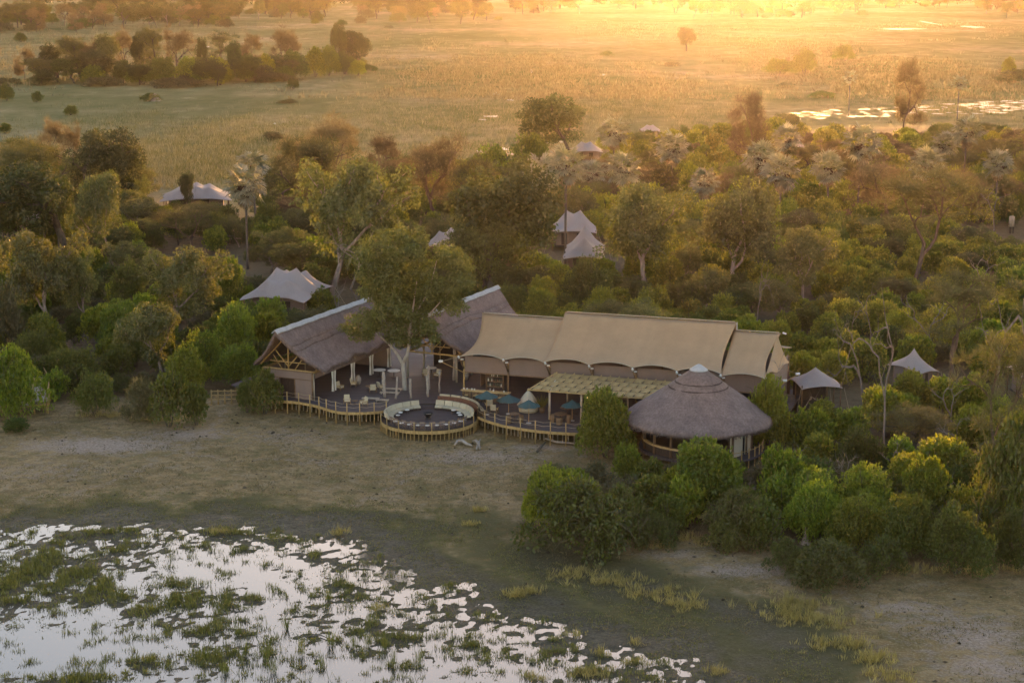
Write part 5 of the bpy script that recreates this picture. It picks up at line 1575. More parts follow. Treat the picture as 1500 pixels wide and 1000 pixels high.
# ------------------------------------------------------------------ grey box on a post in the far grass
x, y = G(1481, 342)
o = thing('water_tank', 'small grey tank on a post in the grass clearing', 'tank', (x, y, 0), 0)
MB().lathe([(.001, 1.2), (.5, 1.25), (.5, 3.0), (.4, 3.12), (.001, 3.16)], 16).sm().build('tank', M['pole_grey'], o)
for k in range(3): MB().tube([(.35 * math.cos(k * 2.1), .35 * math.sin(k * 2.1), 0), (.35 * math.cos(k * 2.1), .35 * math.sin(k * 2.1), 1.3)], .09, 6).build('leg', M['wood_dark'], o)
# ------------------------------------------------------------------ planting: the trees one can tell apart
PLANTED = []      # (px, base, w, h) for spacing the rest
KINDN = {'shrub': ('shrub', 'yellow-green broadleaf shrub'), 'bush': ('bush', 'bright green rounded bush'), 'bush_dark': ('bush', 'dark green rounded bush'), 'thicket': ('thicket', 'grey-brown twiggy thicket'), 'thicket_rust': ('thicket', 'reddish twiggy thicket'),
         'dense': ('tree', 'dark dense evergreen tree'), 'olive': ('tree', 'olive-grey leafy tree'), 'feather': ('tree', 'brown-green feathery tree'), 'rust': ('tree', 'rusty thin-leaved tree'),
         'bare': ('tree', 'bare reddish twiggy tree'), 'dead': ('tree', 'bare dead tree'), 'dead_pale': ('tree', 'bleached dead tree'), 'umbrella': ('tree', 'open spreading tree')}
def tree(kind, px, base, top, w, label, group=None, variant=None, rz=None):
    if kind == 'thicket' and base > 780 and variant is None: variant = 3
    x, y = G(px, base); s = scale_at(x, y, 4)
    PLANTED.append((px, base, w, base - top))
    return place(kind, px, base, (base - top) / (s * .97), w / s, label, KINDN[kind][0], group, variant, rz)

for a in [
    ('dense', 152, 322, 192, 118, 'tall dark evergreen with domed crown at the plain left of the tents'),
    ('feather', 48, 330, 212, 135, 'brown-green tree behind the boarded-porch tent'),
    ('bare', 78, 268, 178, 60, 'bare reddish tree rising behind the brown-green tree'),
    ('bare', 108, 262, 183, 40, 'slim bare tree beside the domed evergreen'),
    ('dense', 40, 380, 246, 165, 'flat-topped dark tree overhanging the boarded-porch tent'),
    ('olive', 150, 392, 256, 92, 'olive-grey tree with leaning pale trunk beside the porch tent'),
    ('olive', 60, 494, 342, 130, 'big olive tree with sunlit yellow rim below the porch tent'),
    ('olive', 118, 486, 366, 70, 'lower olive tree joined to the yellow-rimmed one'),
    ('thicket', 6, 528, 402, 92, 'tall grey twiggy thicket at the foot of the olive trees'),
    ('bush_dark', 190, 470, 377, 82, 'round dark green bush between two olive trees'),
    ('olive', 268, 492, 361, 125, 'broad olive-grey tree in front of the round bright bush'),
    ('bush', 336, 455, 375, 76, 'round bright bush at the foot of the tall palm'),
    ('bush', 66, 526, 456, 104, 'bright leafy bush above the plank bridge'),
    ('bush', 176, 518, 444, 96, 'leafy bush with bright tips above the sandy path'),
    ('bush', 18, 612, 504, 124, 'large bright bush overhanging the plank bridge'),
    ('bush_dark', 24, 632, 610, 52, 'low dark shrub at the edge of the clearing by the bridge'),
    ('bush_dark', 140, 608, 541, 96, 'dark rounded shrub with straw skirt at the clearing edge'),
    ('thicket', 208, 614, 548, 62, 'grey thicket between two shrubs at the clearing edge'),
    ('bush_dark', 248, 624, 543, 84, 'domed dark shrub standing out into the clearing'),
    ('bush_dark', 288, 622, 560, 54, 'smaller shrub leaning on the domed dark shrub'),
    ('bush_dark', 388, 606, 540, 62, 'small shrubby tree at the pavilion gable wall'),
    ('bush_dark', 362, 604, 552, 40, 'young dark bush beside the rail fence'),
    ('bush', 300, 552, 482, 92, 'leafy bush behind the rail fence'),
    ('bush', 346, 530, 440, 104, 'tall bright bush left of the pavilion roof'),
    ('bush', 398, 492, 436, 62, 'bright bush in front of the pale peaked tent'),
    ('bush', 470, 468, 420, 66, 'bright bush between the peaked tent and the deck tree'),
    ('umbrella', 274, 372, 302, 96, 'umbrella-shaped green tree with crooked trunk in the grass clearing'),
    ('dense', 275, 318, 252, 26, 'dead snag wrapped in vines before the pale tent'),
    ('dead', 280, 316, 236, 34, 'dead spire poking from the vine-wrapped snag'),
    ('feather', 452, 322, 208, 128, 'broad brown-green tree under the bare crowns'),
    ('bare', 492, 268, 174, 118, 'wide bare tree standing out against the grass plain'),
    ('bare', 432, 266, 203, 70, 'low bare tree at the plain near the palm'),
    ('bare', 562, 268, 196, 66, 'bare tree on the plain next to the wide bare one'),
    ('olive', 512, 432, 234, 172, 'big brown-olive tree behind the deck tree with pale limbs'),
    ('dead_pale', 522, 446, 322, 118, 'bleached dead limbs in front of the brown-olive tree'),
    ('dead_pale', 498, 470, 400, 50, 'hooked bleached branch beside the deck tree crown'),
    ('rust', 636, 334, 204, 96, 'round rusty tree at the edge of the plain'),
    ('feather', 690, 346, 232, 86, 'brown-green tree beside the round rusty one'),
    ('dense', 736, 430, 238, 172, 'massive dark tree behind the open thatched pavilion'),
    ('dense', 700, 446, 330, 110, 'lower dark tree in front of the massive one'),
    ('dense', 815, 234, 142, 116, 'flat-crowned dark tree standing at the plain above the pink tent'),
    ('bush_dark', 862, 458, 374, 100, 'large dark domed bush in front of the stepped tent'),
    ('bush', 790, 478, 420, 76, 'round bright bush between thatch and tan tent'),
    ('olive', 938, 432, 276, 160, 'olive tree with forked pink-grey trunk behind the tan tent'),
    ('olive', 1082, 432, 268, 158, 'tall olive tree with single pale trunk behind the tan tent'),
    ('olive', 1176, 452, 332, 96, 'slim olive tree with pale limbs right of the tall one'),
    ('umbrella', 1352, 424, 246, 200, 'wide open-branched tree with reddish top before the far water'),
    ('rust', 1290, 332, 238, 120, 'reddish thin-leaved tree under the tall palms'),
    ('rust', 1396, 330, 250, 130, 'reddish broad tree beside the slim palm'),
    ('umbrella', 1404, 566, 398, 176, 'feathery spreading tree above the pale ridge tent'),
    ('umbrella', 1462, 720, 486, 150, 'grey feathery spreading tree at the clearing edge'),
    ('rust', 1096, 262, 140, 70, 'orange backlit tree under the setting sun'),
    ('bare', 1328, 198, 90, 64, 'many-stemmed bare tree in front of the glittering water'),
    ('dead', 1236, 604, 428, 84, 'many-branched dead tree beside the small open tent'),
    ('dead', 1272, 676, 400, 120, 'tall forked dead tree right of the round hut'),
    ('dead_pale', 1352, 520, 420, 96, 'bleached dead tree leaning over the pale ridge tent'),
    ('dead', 1486, 566, 300, 86, 'tall bare grey tree at the white tent corner'),
    ('dead_pale', 1452, 620, 430, 90, 'bleached leaning tree below the feathery spreading tree'),
    ('dead', 1118, 492, 372, 62, 'thin dead tree rising behind the tan tent end'),
    ('dead', 1150, 650, 500, 96, 'curved dead tree standing beside the round hut roof'),
    ('dead', 1456, 336, 262, 60, 'bare black-limbed tree by the grass clearing'),
    ('bush', 886, 668, 564, 128, 'tall bright bush covering the corner of the pergola'),
    ('bush', 918, 708, 648, 54, 'small bright bush beside the hut posts'),
    ('bush', 1036, 752, 638, 170, 'big bright bush in front of the round hut'),
    ('bush', 1126, 660, 548, 100, 'tall bright bush right behind the round hut'),
    ('thicket', 846, 808, 690, 180, 'wide grey-green twiggy thicket jutting into the clearing'),
    ('thicket', 905, 790, 700, 90, 'twiggy thicket between the wide one and the big bright bush'),
    ('thicket', 1084, 794, 704, 118, 'dark brown thicket beside the big bright bush'),
    ('bush', 1146, 748, 652, 96, 'bright bush behind the dark brown thicket'),
    ('bush', 1192, 770, 682, 146, 'bright bush above the termite mound'),
    ('bush', 1266, 772, 676, 150, 'bright bush right of the termite mound'),
    ('bush_dark', 1326, 816, 716, 128, 'dark bush in the middle of the clearing-edge row'),
    ('bush', 1352, 770, 662, 116, 'bright bush behind the clearing-edge row'),
    ('bush_dark', 1400, 840, 736, 136, 'dark shaggy bush standing out into the sandy clearing'),
    ('thicket', 1212, 856, 782, 124, 'low brown thicket round the termite mound'),
    ('thicket', 1150, 838, 780, 70, 'low twiggy thicket left of the termite mound'),
    ('thicket', 1486, 800, 586, 150, 'tall grey thicket beside the feathery spreading tree'),
    ('bush_dark', 1490, 836, 736, 120, 'dark bush at the end of the clearing-edge row'),
    ('dense', 596, 466, 400, 90, 'dark tree filling the gap between the two thatched pavilions'),
    ('bush_dark', 566, 470, 428, 56, 'dark bush at the back end of the long thatched pavilion'),
    ('bush_dark', 636, 462, 410, 60, 'dark bush behind the open thatched pavilion ridge'),
    ('bush_dark', 656, 459, 405, 64, 'dark bush added as sun block close behind the open thatched pavilion'),  # added behind the roof to keep low sun off the pavilion floor
    ('bush_dark', 684, 456, 402, 64, 'dark bush added as sun block between open pavilion and tan tent backs'),  # second bush added only to block the low sun
    ('dense', 74, 376, 256, 92, 'dark tree standing before the porch tent roof'),
    ('dead', 1166, 716, 640, 70, 'bare grey tree rising from the bushes behind the termite mound'),
    ('dead', 1236, 742, 652, 80, 'bare grey tree between the bright bushes of the clearing edge'),
    ('dead', 1312, 724, 630, 84, 'bare grey tree behind the clearing-edge row'),
    ('dead', 1430, 760, 650, 96, 'bare grey tree beside the grey feathery tree'),
    ('dead', 1390, 690, 596, 80, 'bare grey tree below the feathery spreading tree'),
    ('thicket', 1290, 838, 776, 84, 'loose twiggy scrub in front of the clearing-edge row'),
    ('thicket', 1060, 804, 748, 70, 'loose twiggy scrub at the foot of the big bright bush'),
    ('thicket', 960, 800, 744, 70, 'loose twiggy scrub right of the wide jutting thicket'),
    ('bush_dark', 262, 320, 293, 62, 'dark bush hiding the wall of the tent at the plain'),
    ('bush_dark', 318, 320, 295, 60, 'dark bush at the palm end of the tent at the plain'),
    ('dense', 14, 366, 268, 90, 'dark low tree over the back of the porch tent'),
    ('bush', 1330, 606, 540, 96, 'bright bush hiding the lower half of the pale ridge tent'),
    ('bush', 1380, 610, 550, 80, 'bright bush beside the pale ridge tent'),
    ('bush', 1200, 650, 582, 96, 'bright bush below the small open-fronted tent'),
    ('bush', 1300, 640, 566, 90, 'bright bush below the pale ridge tent'),
    ('bush_dark', 1196, 845, 790, 90, 'dark shrub at the base of the termite mound'),
    ('bush_dark', 980, 784, 720, 80, 'dark shrub left of the big bright bush'),
    ('bush_dark', 1110, 800, 728, 90, 'dark shrub between the big bright bush and the termite mound'),
    ('bush', 560, 318, 262, 56, 'yellow-green bush at the foot of the bare plain trees'),
    ('bush', 580, 352, 300, 60, 'yellow-green bush between the brown-olive and rusty trees'),
    ('bush', 722, 272, 212, 76, 'pale green bush beside the shining pool'),
    ('bush', 776, 262, 196, 80, 'pale green bush under the flat-crowned dark tree'),
    ('bush', 1010, 300, 238, 60, 'yellow backlit bush among the palms'),
]: tree(*a)

# ------------------------------------------------------------------ palms
for i, (px, base, top, cw, lb) in enumerate([
    (363, 394, 243, 70, 'tall grey fan palm standing alone beside the pale tents'),
    (375, 342, 220, 54, 'fan palm half hidden behind the lone tall one'),
    (794, 330, 226, 68, 'shaggy fan palm at the flat-crowned tree side of the palm grove'),
    (828, 392, 216, 66, 'fan palm with bare slim trunk above the stepped tent'),
    (912, 318, 220, 62, 'fan palm with hanging skirt behind the olive tree'),
    (899, 262, 172, 54, 'small fan palm beside the pink tent'),
    (984, 288, 194, 58, 'fan palm in the orange glow'),
    (1112, 312, 206, 62, 'fan palm left of the close pair'),
    (1141, 330, 224, 68, 'fan palm with long pale skirt, front of the close pair'),
    (1150, 262, 182, 52, 'far fan palm behind the close pair'),
    (1212, 326, 222, 60, 'round-headed fan palm with long skirt'),
    (1256, 312, 184, 66, 'tallest fan palm in the sunlit grove'),
    (1356, 300, 215, 62, 'wide-headed fan palm over the reddish trees'),
    (1411, 272, 172, 52, 'slim dark-stemmed fan palm'),
    (1384, 262, 192, 48, 'fan palm behind the slim dark-stemmed one'),
    (1457, 318, 218, 54, 'fan palm next to the grass clearing'),
    (1243, 172, 104, 26, 'tiny lone palm standing in the marsh'),
    (1402, 178, 112, 26, 'tiny lone palm at the glittering water'),
    (1030, 320, 246, 50, 'low fan palm in the orange scrub'),
    (866, 300, 232, 50, 'low fan palm between taller ones'),
]):
    palm(px, base, top, cw, lb, 33 if cw > 40 else 24, 13 if cw > 40 else 6, 30 + i, .5 if i % 3 else .1)
    PLANTED.append((px, base, 20, 30))

# ------------------------------------------------------------------ trees on the plain and along the skyline
rng = random.Random(2024)
isl = [('bare', 34, 118, 72, 34), ('dead', 56, 120, 70, 30), ('feather', 105, 120, 58, 60), ('dense', 98, 122, 86, 50), ('bare', 130, 118, 60, 46), ('olive', 160, 118, 50, 50), ('bare', 182, 112, 44, 44), ('dense', 205, 116, 52, 26), ('feather', 222, 116, 46, 54),
       ('bush_dark', 240, 122, 82, 50), ('bare', 262, 114, 42, 56), ('bush', 275, 122, 84, 48), ('dense', 297, 114, 55, 20), ('umbrella', 325, 116, 48, 54), ('bush', 318, 121, 84, 54), ('dense', 342, 118, 62, 34), ('bare', 372, 114, 52, 52), ('bush', 388, 118, 80, 52),
       ('bare', 418, 114, 42, 62), ('bush_dark', 430, 116, 74, 56), ('bush', 462, 113, 70, 48), ('bush', 482, 111, 68, 40), ('dense', 496, 108, 34, 28), ('dense', 520, 106, 48, 46), ('bush_dark', 505, 109, 76, 60), ('bush_dark', 180, 122, 88, 50), ('feather', 140, 121, 76, 56), ('dense', 76, 118, 66, 44), ('bush_dark', 360, 120, 84, 50),
       ('bush_dark', 290, 122, 90, 40), ('bush_dark', 210, 124, 96, 60), ('thicket', 60, 124, 108, 60), ('thicket', 150, 126, 110, 70), ('thicket', 260, 128, 112, 90), ('thicket', 400, 120, 106, 80), ('thicket', 540, 104, 94, 30), ('thicket', 10, 126, 112, 50)]
for k in range(34):
    x_ = rng.uniform(30, 545); b = 124 - 14 * max(0, (x_ - 330) / 215) + rng.uniform(-10, 2)
    kd = rng.choice(['bush_dark', 'dense', 'thicket', 'bush', 'feather', 'dense']); hh = rng.uniform(24, 40) if kd in ('feather', 'dense') else rng.uniform(14, 28)
    isl.append((kd, x_, b, b - hh, hh * rng.uniform(1.2, 2.0)))
for k, x_, b, t, w in isl:
    where = 'at the bare-tree end of the island on the plain' if x_ < 160 else 'at the tall-tree end of the island on the plain' if x_ > 440 else 'left of the vine-clad spire in the plain island' if x_ < 290 else 'right of the vine-clad spire in the plain island'
    lb = ('tall ' if b - t > 50 else 'low ' if b - t < 28 else '') + KINDN[k][1] + ' ' + where
    tree(k, x_, b, t, w, lb, lb)
lone = [('dense', 1006, 76, 42, 34, 'lone round tree standing on the sunlit plain'), ('bush_dark', 1178, 110, 72, 56, 'bush clump on the plain under the sun'), ('bush_dark', 1140, 110, 86, 60, 'low bush joined to the clump under the sun'), ('bush_dark', 1238, 90, 66, 38, 'round bush standing alone on the plain'),
        ('bush', 1478, 112, 84, 30, 'bright shrub at the far marsh edge'), ('thicket', 1485, 122, 100, 60, 'dark thicket at the far marsh edge'), ('bush_dark', 104, 169, 154, 34, 'dark round shrub alone in the pale grass'), ('bush_dark', 430, 131, 116, 24, 'small dark shrub before the tree island'),
        ('thicket', 222, 148, 135, 40, 'low thicket round the far termite mound'), ('bush_dark', 10, 148, 122, 34, 'dark shrub at the left end of the island'), ('bush_dark', 54, 150, 134, 22, 'small grey shrub near the island end'), ('thicket', 890, 82, 74, 24, 'tiny scrub patch on the golden plain'), ('thicket', 985, 98, 90, 30, 'flat scrub patch below the lone round tree'),
        ('thicket', 1150, 128, 120, 36, 'flat scrub patch below the bush clump'), ('thicket', 1205, 144, 132, 44, 'dark flat scrub near the marsh channel'), ('bush_dark', 30, 62, 48, 28, 'dark shrub before the skyline trees'), ('bush_dark', 462, 36, 27, 16, 'small dark shrub on the far plain'), ('bush_dark', 500, 38, 29, 18, 'second small dark shrub on the far plain'), ('bush_dark', 730, 30, 24, 20, 'flat dark shrub on the far plain'),
        ('thicket', 400, 206, 190, 40, 'grey scrub in the tall grass'), ('bush_dark', 8, 196, 180, 26, 'grey-green shrub in the pale grass'), ('thicket', 420, 152, 144, 34, 'flat scrub patch beyond the tall grass'), ('thicket', 570, 42, 37, 16, 'tiny scrub patch on the far plain')]
for a in lone: tree(*a)
# skyline wood: nearer trees one by one
bands = [(-60, 150, 30, 50, 30), (100, 330, 24, 42, 34), (300, 480, 14, 34, 26), (380, 460, 8, 22, 10), (520, 715, 12, 36, 24), (750, 850, 8, 22, 16), (860, 1010, 6, 14, 10), (980, 1130, 6, 27, 20), (1090, 1280, 8, 27, 26), (1280, 1440, 5, 14, 14), (1440, 1560, 8, 27, 16)]
for x0, x1, y0, y1, n in bands:
    for k in range(int(n * 1.35)):
        px, b = rng.uniform(x0, x1), rng.uniform(y0, y1)
        kd = rng.choice(['dense', 'dense', 'feather', 'olive', 'bare', 'dense', 'thicket', 'thicket', 'bush_dark', 'feather'])
        s = scale_at(*G(px, b))
        hh = (rng.uniform(11, 19) if KINDN[kd][0] == 'tree' else rng.uniform(5, 9)) * s
        where = ('skyline woods behind the bare-tree island end' if px < 200 else 'skyline woods behind the island middle' if px < 380 else 'skyline woods behind the tall island end' if px < 560 else 'skyline woods beyond the pale seeding grass' if px < 760 else 'skyline woods beyond the lone round tree' if px < 1010 else 'skyline woods under the setting sun' if px < 1200 else 'skyline woods beyond the glittering marsh')
        tree(kd, px, b, b - hh, hh * (rng.uniform(.9, 1.4) if KINDN[kd][0] == 'tree' else rng.uniform(1.6, 2.6)), ('tall ' if hh / s > 12 else 'low ' if hh / s < 6.5 else '') + KINDN[kd][1] + ' in the ' + where, ('tall ' if hh / s > 12 else 'low ' if hh / s < 6.5 else '') + KINDN[kd][1] + ' in the ' + where)
# beyond them the wood reads as one mass
rs = np.random.RandomState(99)
C, A, Nn, l_, w_, t_ = [], [], [], [], [], []
for k in range(620):
    px, b = rs.uniform(-150, 1650), rs.uniform(-14, 9)
    x, y = G(px, b); r = rs.uniform(5, 10); hgt = rs.uniform(3, 9)
    d = rnd_dirs(rs, 46); d[:, 2] = np.abs(d[:, 2])
    C.append(np.array([x, y, hgt * .4]) + d * np.array([r, r, hgt]) * rs.uniform(.6, 1, (46, 1))); Nn.append(unit(d + rs.normal(0, .5, (46, 3)))); A.append(unit(np.cross(d, rs.normal(size=(46, 3)))))
    l_.append(rs.uniform(1.6, 3.4, 46)); w_.append(rs.uniform(1.0, 2.2, 46)); t_.append(rs.uniform(0, 1, 46))
far = link('far_wood', leaves_mesh('far_wood', L['dense'], *map(np.concatenate, (C, A, Nn, l_, w_, t_))))
tag(far, 'hazy mass of woodland on the far skyline', 'woodland', kind='stuff')

# ------------------------------------------------------------------ filling the wood between them
CLEAR = [  # (x0, y0, x1, y1, base): what must stay in sight
    (366, 420, 565, 600, 606), (395, 540, 1000, 662, 720), (612, 418, 755, 570, 600), (675, 452, 1150, 580, 640), (905, 532, 1136, 668, 730), (366, 386, 470, 440, 446), (246, 262, 334, 302, 306), (772, 312, 886, 372, 380), (632, 340, 694, 384, 386),
    (836, 200, 880, 224, 226), (1158, 534, 1232, 600, 606), (1310, 510, 1362, 545, 550), (56, 318, 104, 366, 370), (1485, 534, 1500, 550, 556), (30, 545, 78, 612, 616), (300, 556, 392, 596, 600), (1440, 236, 1500, 330, 345), (240, 325, 345, 372, 374),
    (936, 184, 968, 192, 196), (1160, 206, 1180, 216, 220), (1180, 140, 1500, 182, 188), (690, 212, 760, 232, 236), (96, 488, 132, 506, 508), (1472, 315, 1492, 345, 350), (352, 330, 374, 390, 396), (822, 300, 836, 385, 392), (1165, 765, 1195, 800, 870)]
HARD = [np.array(outline)]
TENTS = [(o.location.x, o.location.y) for o in list(COL.objects) if o.name.startswith('guest_tent')] + [(HX, HY)]
MARKS = [(152, 322, 'the domed evergreen'), (40, 380, 'the porch tent'), (150, 392, 'the leaning olive tree'), (60, 494, 'the yellow-rimmed olive tree'), (268, 492, 'the broad olive tree'), (336, 455, 'the round bush by the tall palm'), (66, 526, 'the sandy path'), (40, 600, 'the plank bridge'),
    (150, 606, 'the straw-skirted shrub'), (250, 624, 'the domed shrub in the clearing'), (350, 590, 'the rail fence'), (400, 600, 'the pavilion gable'), (421, 442, 'the pale peaked tent'), (274, 372, 'the umbrella tree'), (288, 300, 'the tent at the plain'), (363, 394, 'the lone tall palm'), (492, 268, 'the wide bare tree'),
    (512, 432, 'the brown-olive tree'), (596, 466, 'the gap between the pavilions'), (636, 334, 'the round rusty tree'), (736, 430, 'the massive dark tree'), (815, 234, 'the flat-crowned tree'), (857, 378, 'the stepped tent'), (790, 478, 'the tan tent\'s thatch end'), (938, 432, 'the fork-trunked olive tree'), (1082, 432, 'the single-trunked olive tree'),
    (1000, 480, 'the tan tent ridge'), (1118, 492, 'the thin dead tree'), (1176, 452, 'the slim olive tree'), (1194, 575, 'the open-fronted tent'), (1236, 604, 'the many-branched dead tree'), (1272, 676, 'the tall forked dead tree'), (1338, 550, 'the pale ridge tent'), (1352, 424, 'the wide reddish-topped tree'), (1404, 566, 'the feathery spreading tree'),
    (1486, 566, 'the white tent corner'), (1462, 720, 'the grey feathery tree'), (1034, 760, 'the big bush before the hut'), (900, 690, 'the hut posts'), (1140, 690, 'the curved dead tree'), (846, 808, 'the wide jutting thicket'), (1180, 800, 'the termite mound'), (1330, 820, 'the clearing-edge row'), (1480, 830, 'the end of the clearing-edge row'),
    (828, 392, 'the slim-trunked palm'), (912, 318, 'the skirted palm'), (984, 288, 'the palm in the orange glow'), (1141, 330, 'the close palm pair'), (1212, 326, 'the round-headed palm'), (1256, 312, 'the tallest grove palm'), (1356, 300, 'the wide-headed palm'), (1411, 272, 'the dark-stemmed palm'), (1457, 318, 'the palm by the grass clearing'),
    (1096, 262, 'the orange backlit tree'), (1328, 196, 'the many-stemmed bare tree'), (722, 272, 'the shining pool'), (900, 225, 'the pink tent'), (1200, 240, 'the marsh channel'), (1440, 225, 'the glittering water'), (1290, 332, 'the reddish grove tree'), (1300, 470, 'the bleached leaning tree'), (660, 370, 'the half-hidden tent'), (560, 330, 'the bare plain trees')]
MX = [(G(m[0], m[1]), m[2]) for m in MARKS]
def zone(px, py, x, y):
    best = min(MX, key=lambda m: (m[0][0] - x) ** 2 + ((m[0][1] - y) * .8) ** 2)
    dx, dy = x - best[0][0], y - best[0][1]
    rel = 'beside' if abs(dx) > abs(dy) * 1.2 else ('behind' if dy > 0 else 'in front of')
    return rel + ' ' + best[1]
def mix_kind(px, py):
    r = rng.random()
    if py > 690 and px > 700: opts = [('bush', .36), ('shrub', .62), ('bush_dark', .84), ('thicket', 1)]
    elif px > 1140 and py > 430: opts = [('bush', .38), ('shrub', .72), ('bush_dark', .82), ('thicket', .88), ('feather_low', .94), ('dead', 1)]
    elif px > 760 and py > 345: opts = [('bush', .36), ('shrub', .70), ('bush_dark', .82), ('olive_low', .92), ('dense_low', 1)]
    elif px > 760: opts = [('bush', .26), ('shrub', .56), ('bush_dark', .68), ('feather_low', .78), ('olive_low', .86), ('thicket_rust', .92), ('rust_low', 1)]
    elif px > 400: opts = [('bush', .20), ('bush_dark', .38), ('dense_low', .6), ('olive_low', .78), ('feather_low', .92), ('rust_low', 1)]
    elif py > 430: opts = [('bush', .30), ('bush_dark', .64), ('thicket', .88), ('olive', 1)]
    else: opts = [('bush_dark', .28), ('bush', .44), ('olive_low', .62), ('dense_low', .8), ('feather_low', .92), ('thicket', 1)]
    for k, q in opts:
        if r <= q: return k
    return opts[-1][0]
for _k in ('dense', 'olive', 'feather'): KINDN[_k + '_low'] = KINDN[_k]; PROTO[_k + '_low'] = PROTO[_k]
KINDN['rust_low'] = KINDN['rust']; PROTO['rust_low'] = PROTO['rust']
SIZE = {'shrub': (3.6, 5.6, 1.15, 1.6), 'dense_low': (4.5, 7, 1.1, 1.6), 'olive_low': (4.5, 7, 1.0, 1.5), 'feather_low': (4.2, 6.5, 1.3, 1.8), 'rust_low': (3.8, 6, 1.2, 1.8), 'bush': (3.6, 5.6, 1.05, 1.5), 'bush_dark': (3.2, 5.4, 1.1, 1.6), 'thicket': (2.4, 3.6, 1.5, 2.2), 'thicket_rust': (2.6, 4, 1.5, 2.2), 'dense': (7.5, 11.5, .9, 1.2), 'olive': (7.5, 11.5, .8, 1.1), 'feather': (6.5, 9.5, 1.0, 1.4), 'rust': (6, 8.5, 1.1, 1.5), 'umbrella': (7, 10, 1.0, 1.4), 'bare': (6, 8, 1, 1.3), 'dead': (7, 11, .6, .9)}
n_fill = 0
counts = {}
cells = {}
def near_ok(px, b, w, h):
    ci, cj = int(px // 90), int(b // 40)
    for i in range(ci - 2, ci + 3):
        for j in range(cj - 2, cj + 3):
            for (qx, qb, qw, qh) in cells.get((i, j), ()):
                k_ = .82 if b < 400 else 1
                if ((px - qx) / (.28 * k_ * (w + min(qw, 90)))) ** 2 + ((b - qb) / (.13 * k_ * (h + min(qh, 60)))) ** 2 < 1: return False
    return True
for q in PLANTED: cells.setdefault((int(q[0] // 90), int(q[1] // 40)), []).append(q)
nc = 20000
rsf = np.random.RandomState(321)
CPX, CPB = rsf.uniform(-50, 1550, nc), 192 + (840 - 192) * rsf.rand(nc) ** 1.25
_v = (500 - CPB) / FPX; _t = -CAM_H / (-math.sin(PITCH) + _v * math.cos(PITCH))
CX, CY = (CPX - 750) / FPX * _t, (math.cos(PITCH) + _v * math.sin(PITCH)) * _t
okc = (poly_sd(WOOD, CX, CY) < -1.0) & (poly_sd(np.array(outline), CX, CY) > 1.6)
for tx, ty in TENTS: okc &= (CX - tx) ** 2 + (CY - ty) ** 2 > 7.5 ** 2
ordr = np.argsort(-(CPB[okc] + rsf.uniform(0, 260, okc.sum())))
for px, b, x, y in zip(CPX[okc][ordr], CPB[okc][ordr], CX[okc][ordr], CY[okc][ordr]):
    px, b, x, y = float(px), float(b), float(x), float(y)
    kd = mix_kind(px, b)
    h0, h1, a0, a1 = SIZE[kd]
    hm = rng.uniform(h0, h1) * (1.12 if b > 640 else 1.25 if b < 345 else 1); wm = hm * rng.uniform(a0, a1)
    s = scale_at(x, y, 3); hp, wp = hm * s * .97, wm * s
    if any(px + wp * .45 > c[0] and px - wp * .45 < c[2] and b > c[1] and b - hp * .92 < c[3] and b > c[4] - (c[4] - c[3]) - 1 for c in CLEAR): continue
    if not near_ok(px, b, wp, hp): continue
    if counts.get(kd, 0) > {'bush': 232, 'bush_dark': 222}.get(kd, 200): continue
    counts[kd] = counts.get(kd, 0) + 1
    q_ = (hm / (1.12 if b > 640 else 1.25 if b < 345 else 1) - h0) / (h1 - h0)
    lb = ('low ' if q_ < .34 else 'tall ' if q_ > .67 else 'mid-height ') + KINDN[kd][1] + ' ' + zone(px, b, x, y)
    o = place(kd, px, b, hm, wm, lb, KINDN[kd][0], lb, xy=(x, y))
    cells.setdefault((int(px // 90), int(b // 40)), []).append((px, b, wp, hp))
    n_fill += 1
print('FILL', n_fill, counts)
# ------------------------------------------------------------------ grass and reeds nobody could count
def tufts(name, mat, XY, blades, h, wd, spread, lean, label, cat_, rs, zoff=0., hvar=.35):
    XY = np.asarray(XY); n = len(XY)
    z = ground_z(XY[:, 0], XY[:, 1])
    P = np.column_stack([XY, z - .03 + zoff])
    P = np.repeat(P, blades, 0); m = len(P)
    P[:, :2] += rs.normal(0, spread, (m, 2))
    D = unit(np.column_stack([rs.normal(0, lean, (m, 2)), np.ones(m)]))
    Nn = unit(np.column_stack([rs.normal(0, 1, (m, 2)), np.full(m, .3)]))
    hh = np.repeat(h * np.clip(rs.normal(1, hvar, n), .4, 1.9), blades) * rs.uniform(.6, 1.2, m)
    o = link(name, leaves_mesh(name, mat, P, D, Nn, hh, np.full(m, wd), np.clip(np.repeat(rs.normal(.5, .25, n), blades) + rs.normal(0, .15, m), 0, 1)))
    return tag(o, label, cat_, kind='stuff')
rs = np.random.RandomState(7)
# reeds in the pond
XY = []
for px, py, rx, ry in REEDBEDS:
    cx, cy_ = G(px, py, WL)
    n = int(26 * rx * ry + 14)
    p = np.column_stack([rs.normal(cx, rx * .42, n), rs.normal(cy_, ry * .52, n)])
    XY.append(p)
for _ in range(620):   # single clumps
    px, py = rs.uniform(-20, 1000), rs.uniform(775, 1000)
    cx, cy_ = G(px, py, WL)
    if poly_sd(POND, np.array([cx]), np.array([cy_]))[0] < -.5:
        XY.append(np.column_stack([rs.normal(cx, .26, 6), rs.normal(cy_, .16, 6)]))
XY = np.concatenate(XY)
tufts('pond_reeds', L['reed'], XY, 8, .38, .045, .14, .32, 'green reeds and sedge standing in the pond', 'reeds', rs)
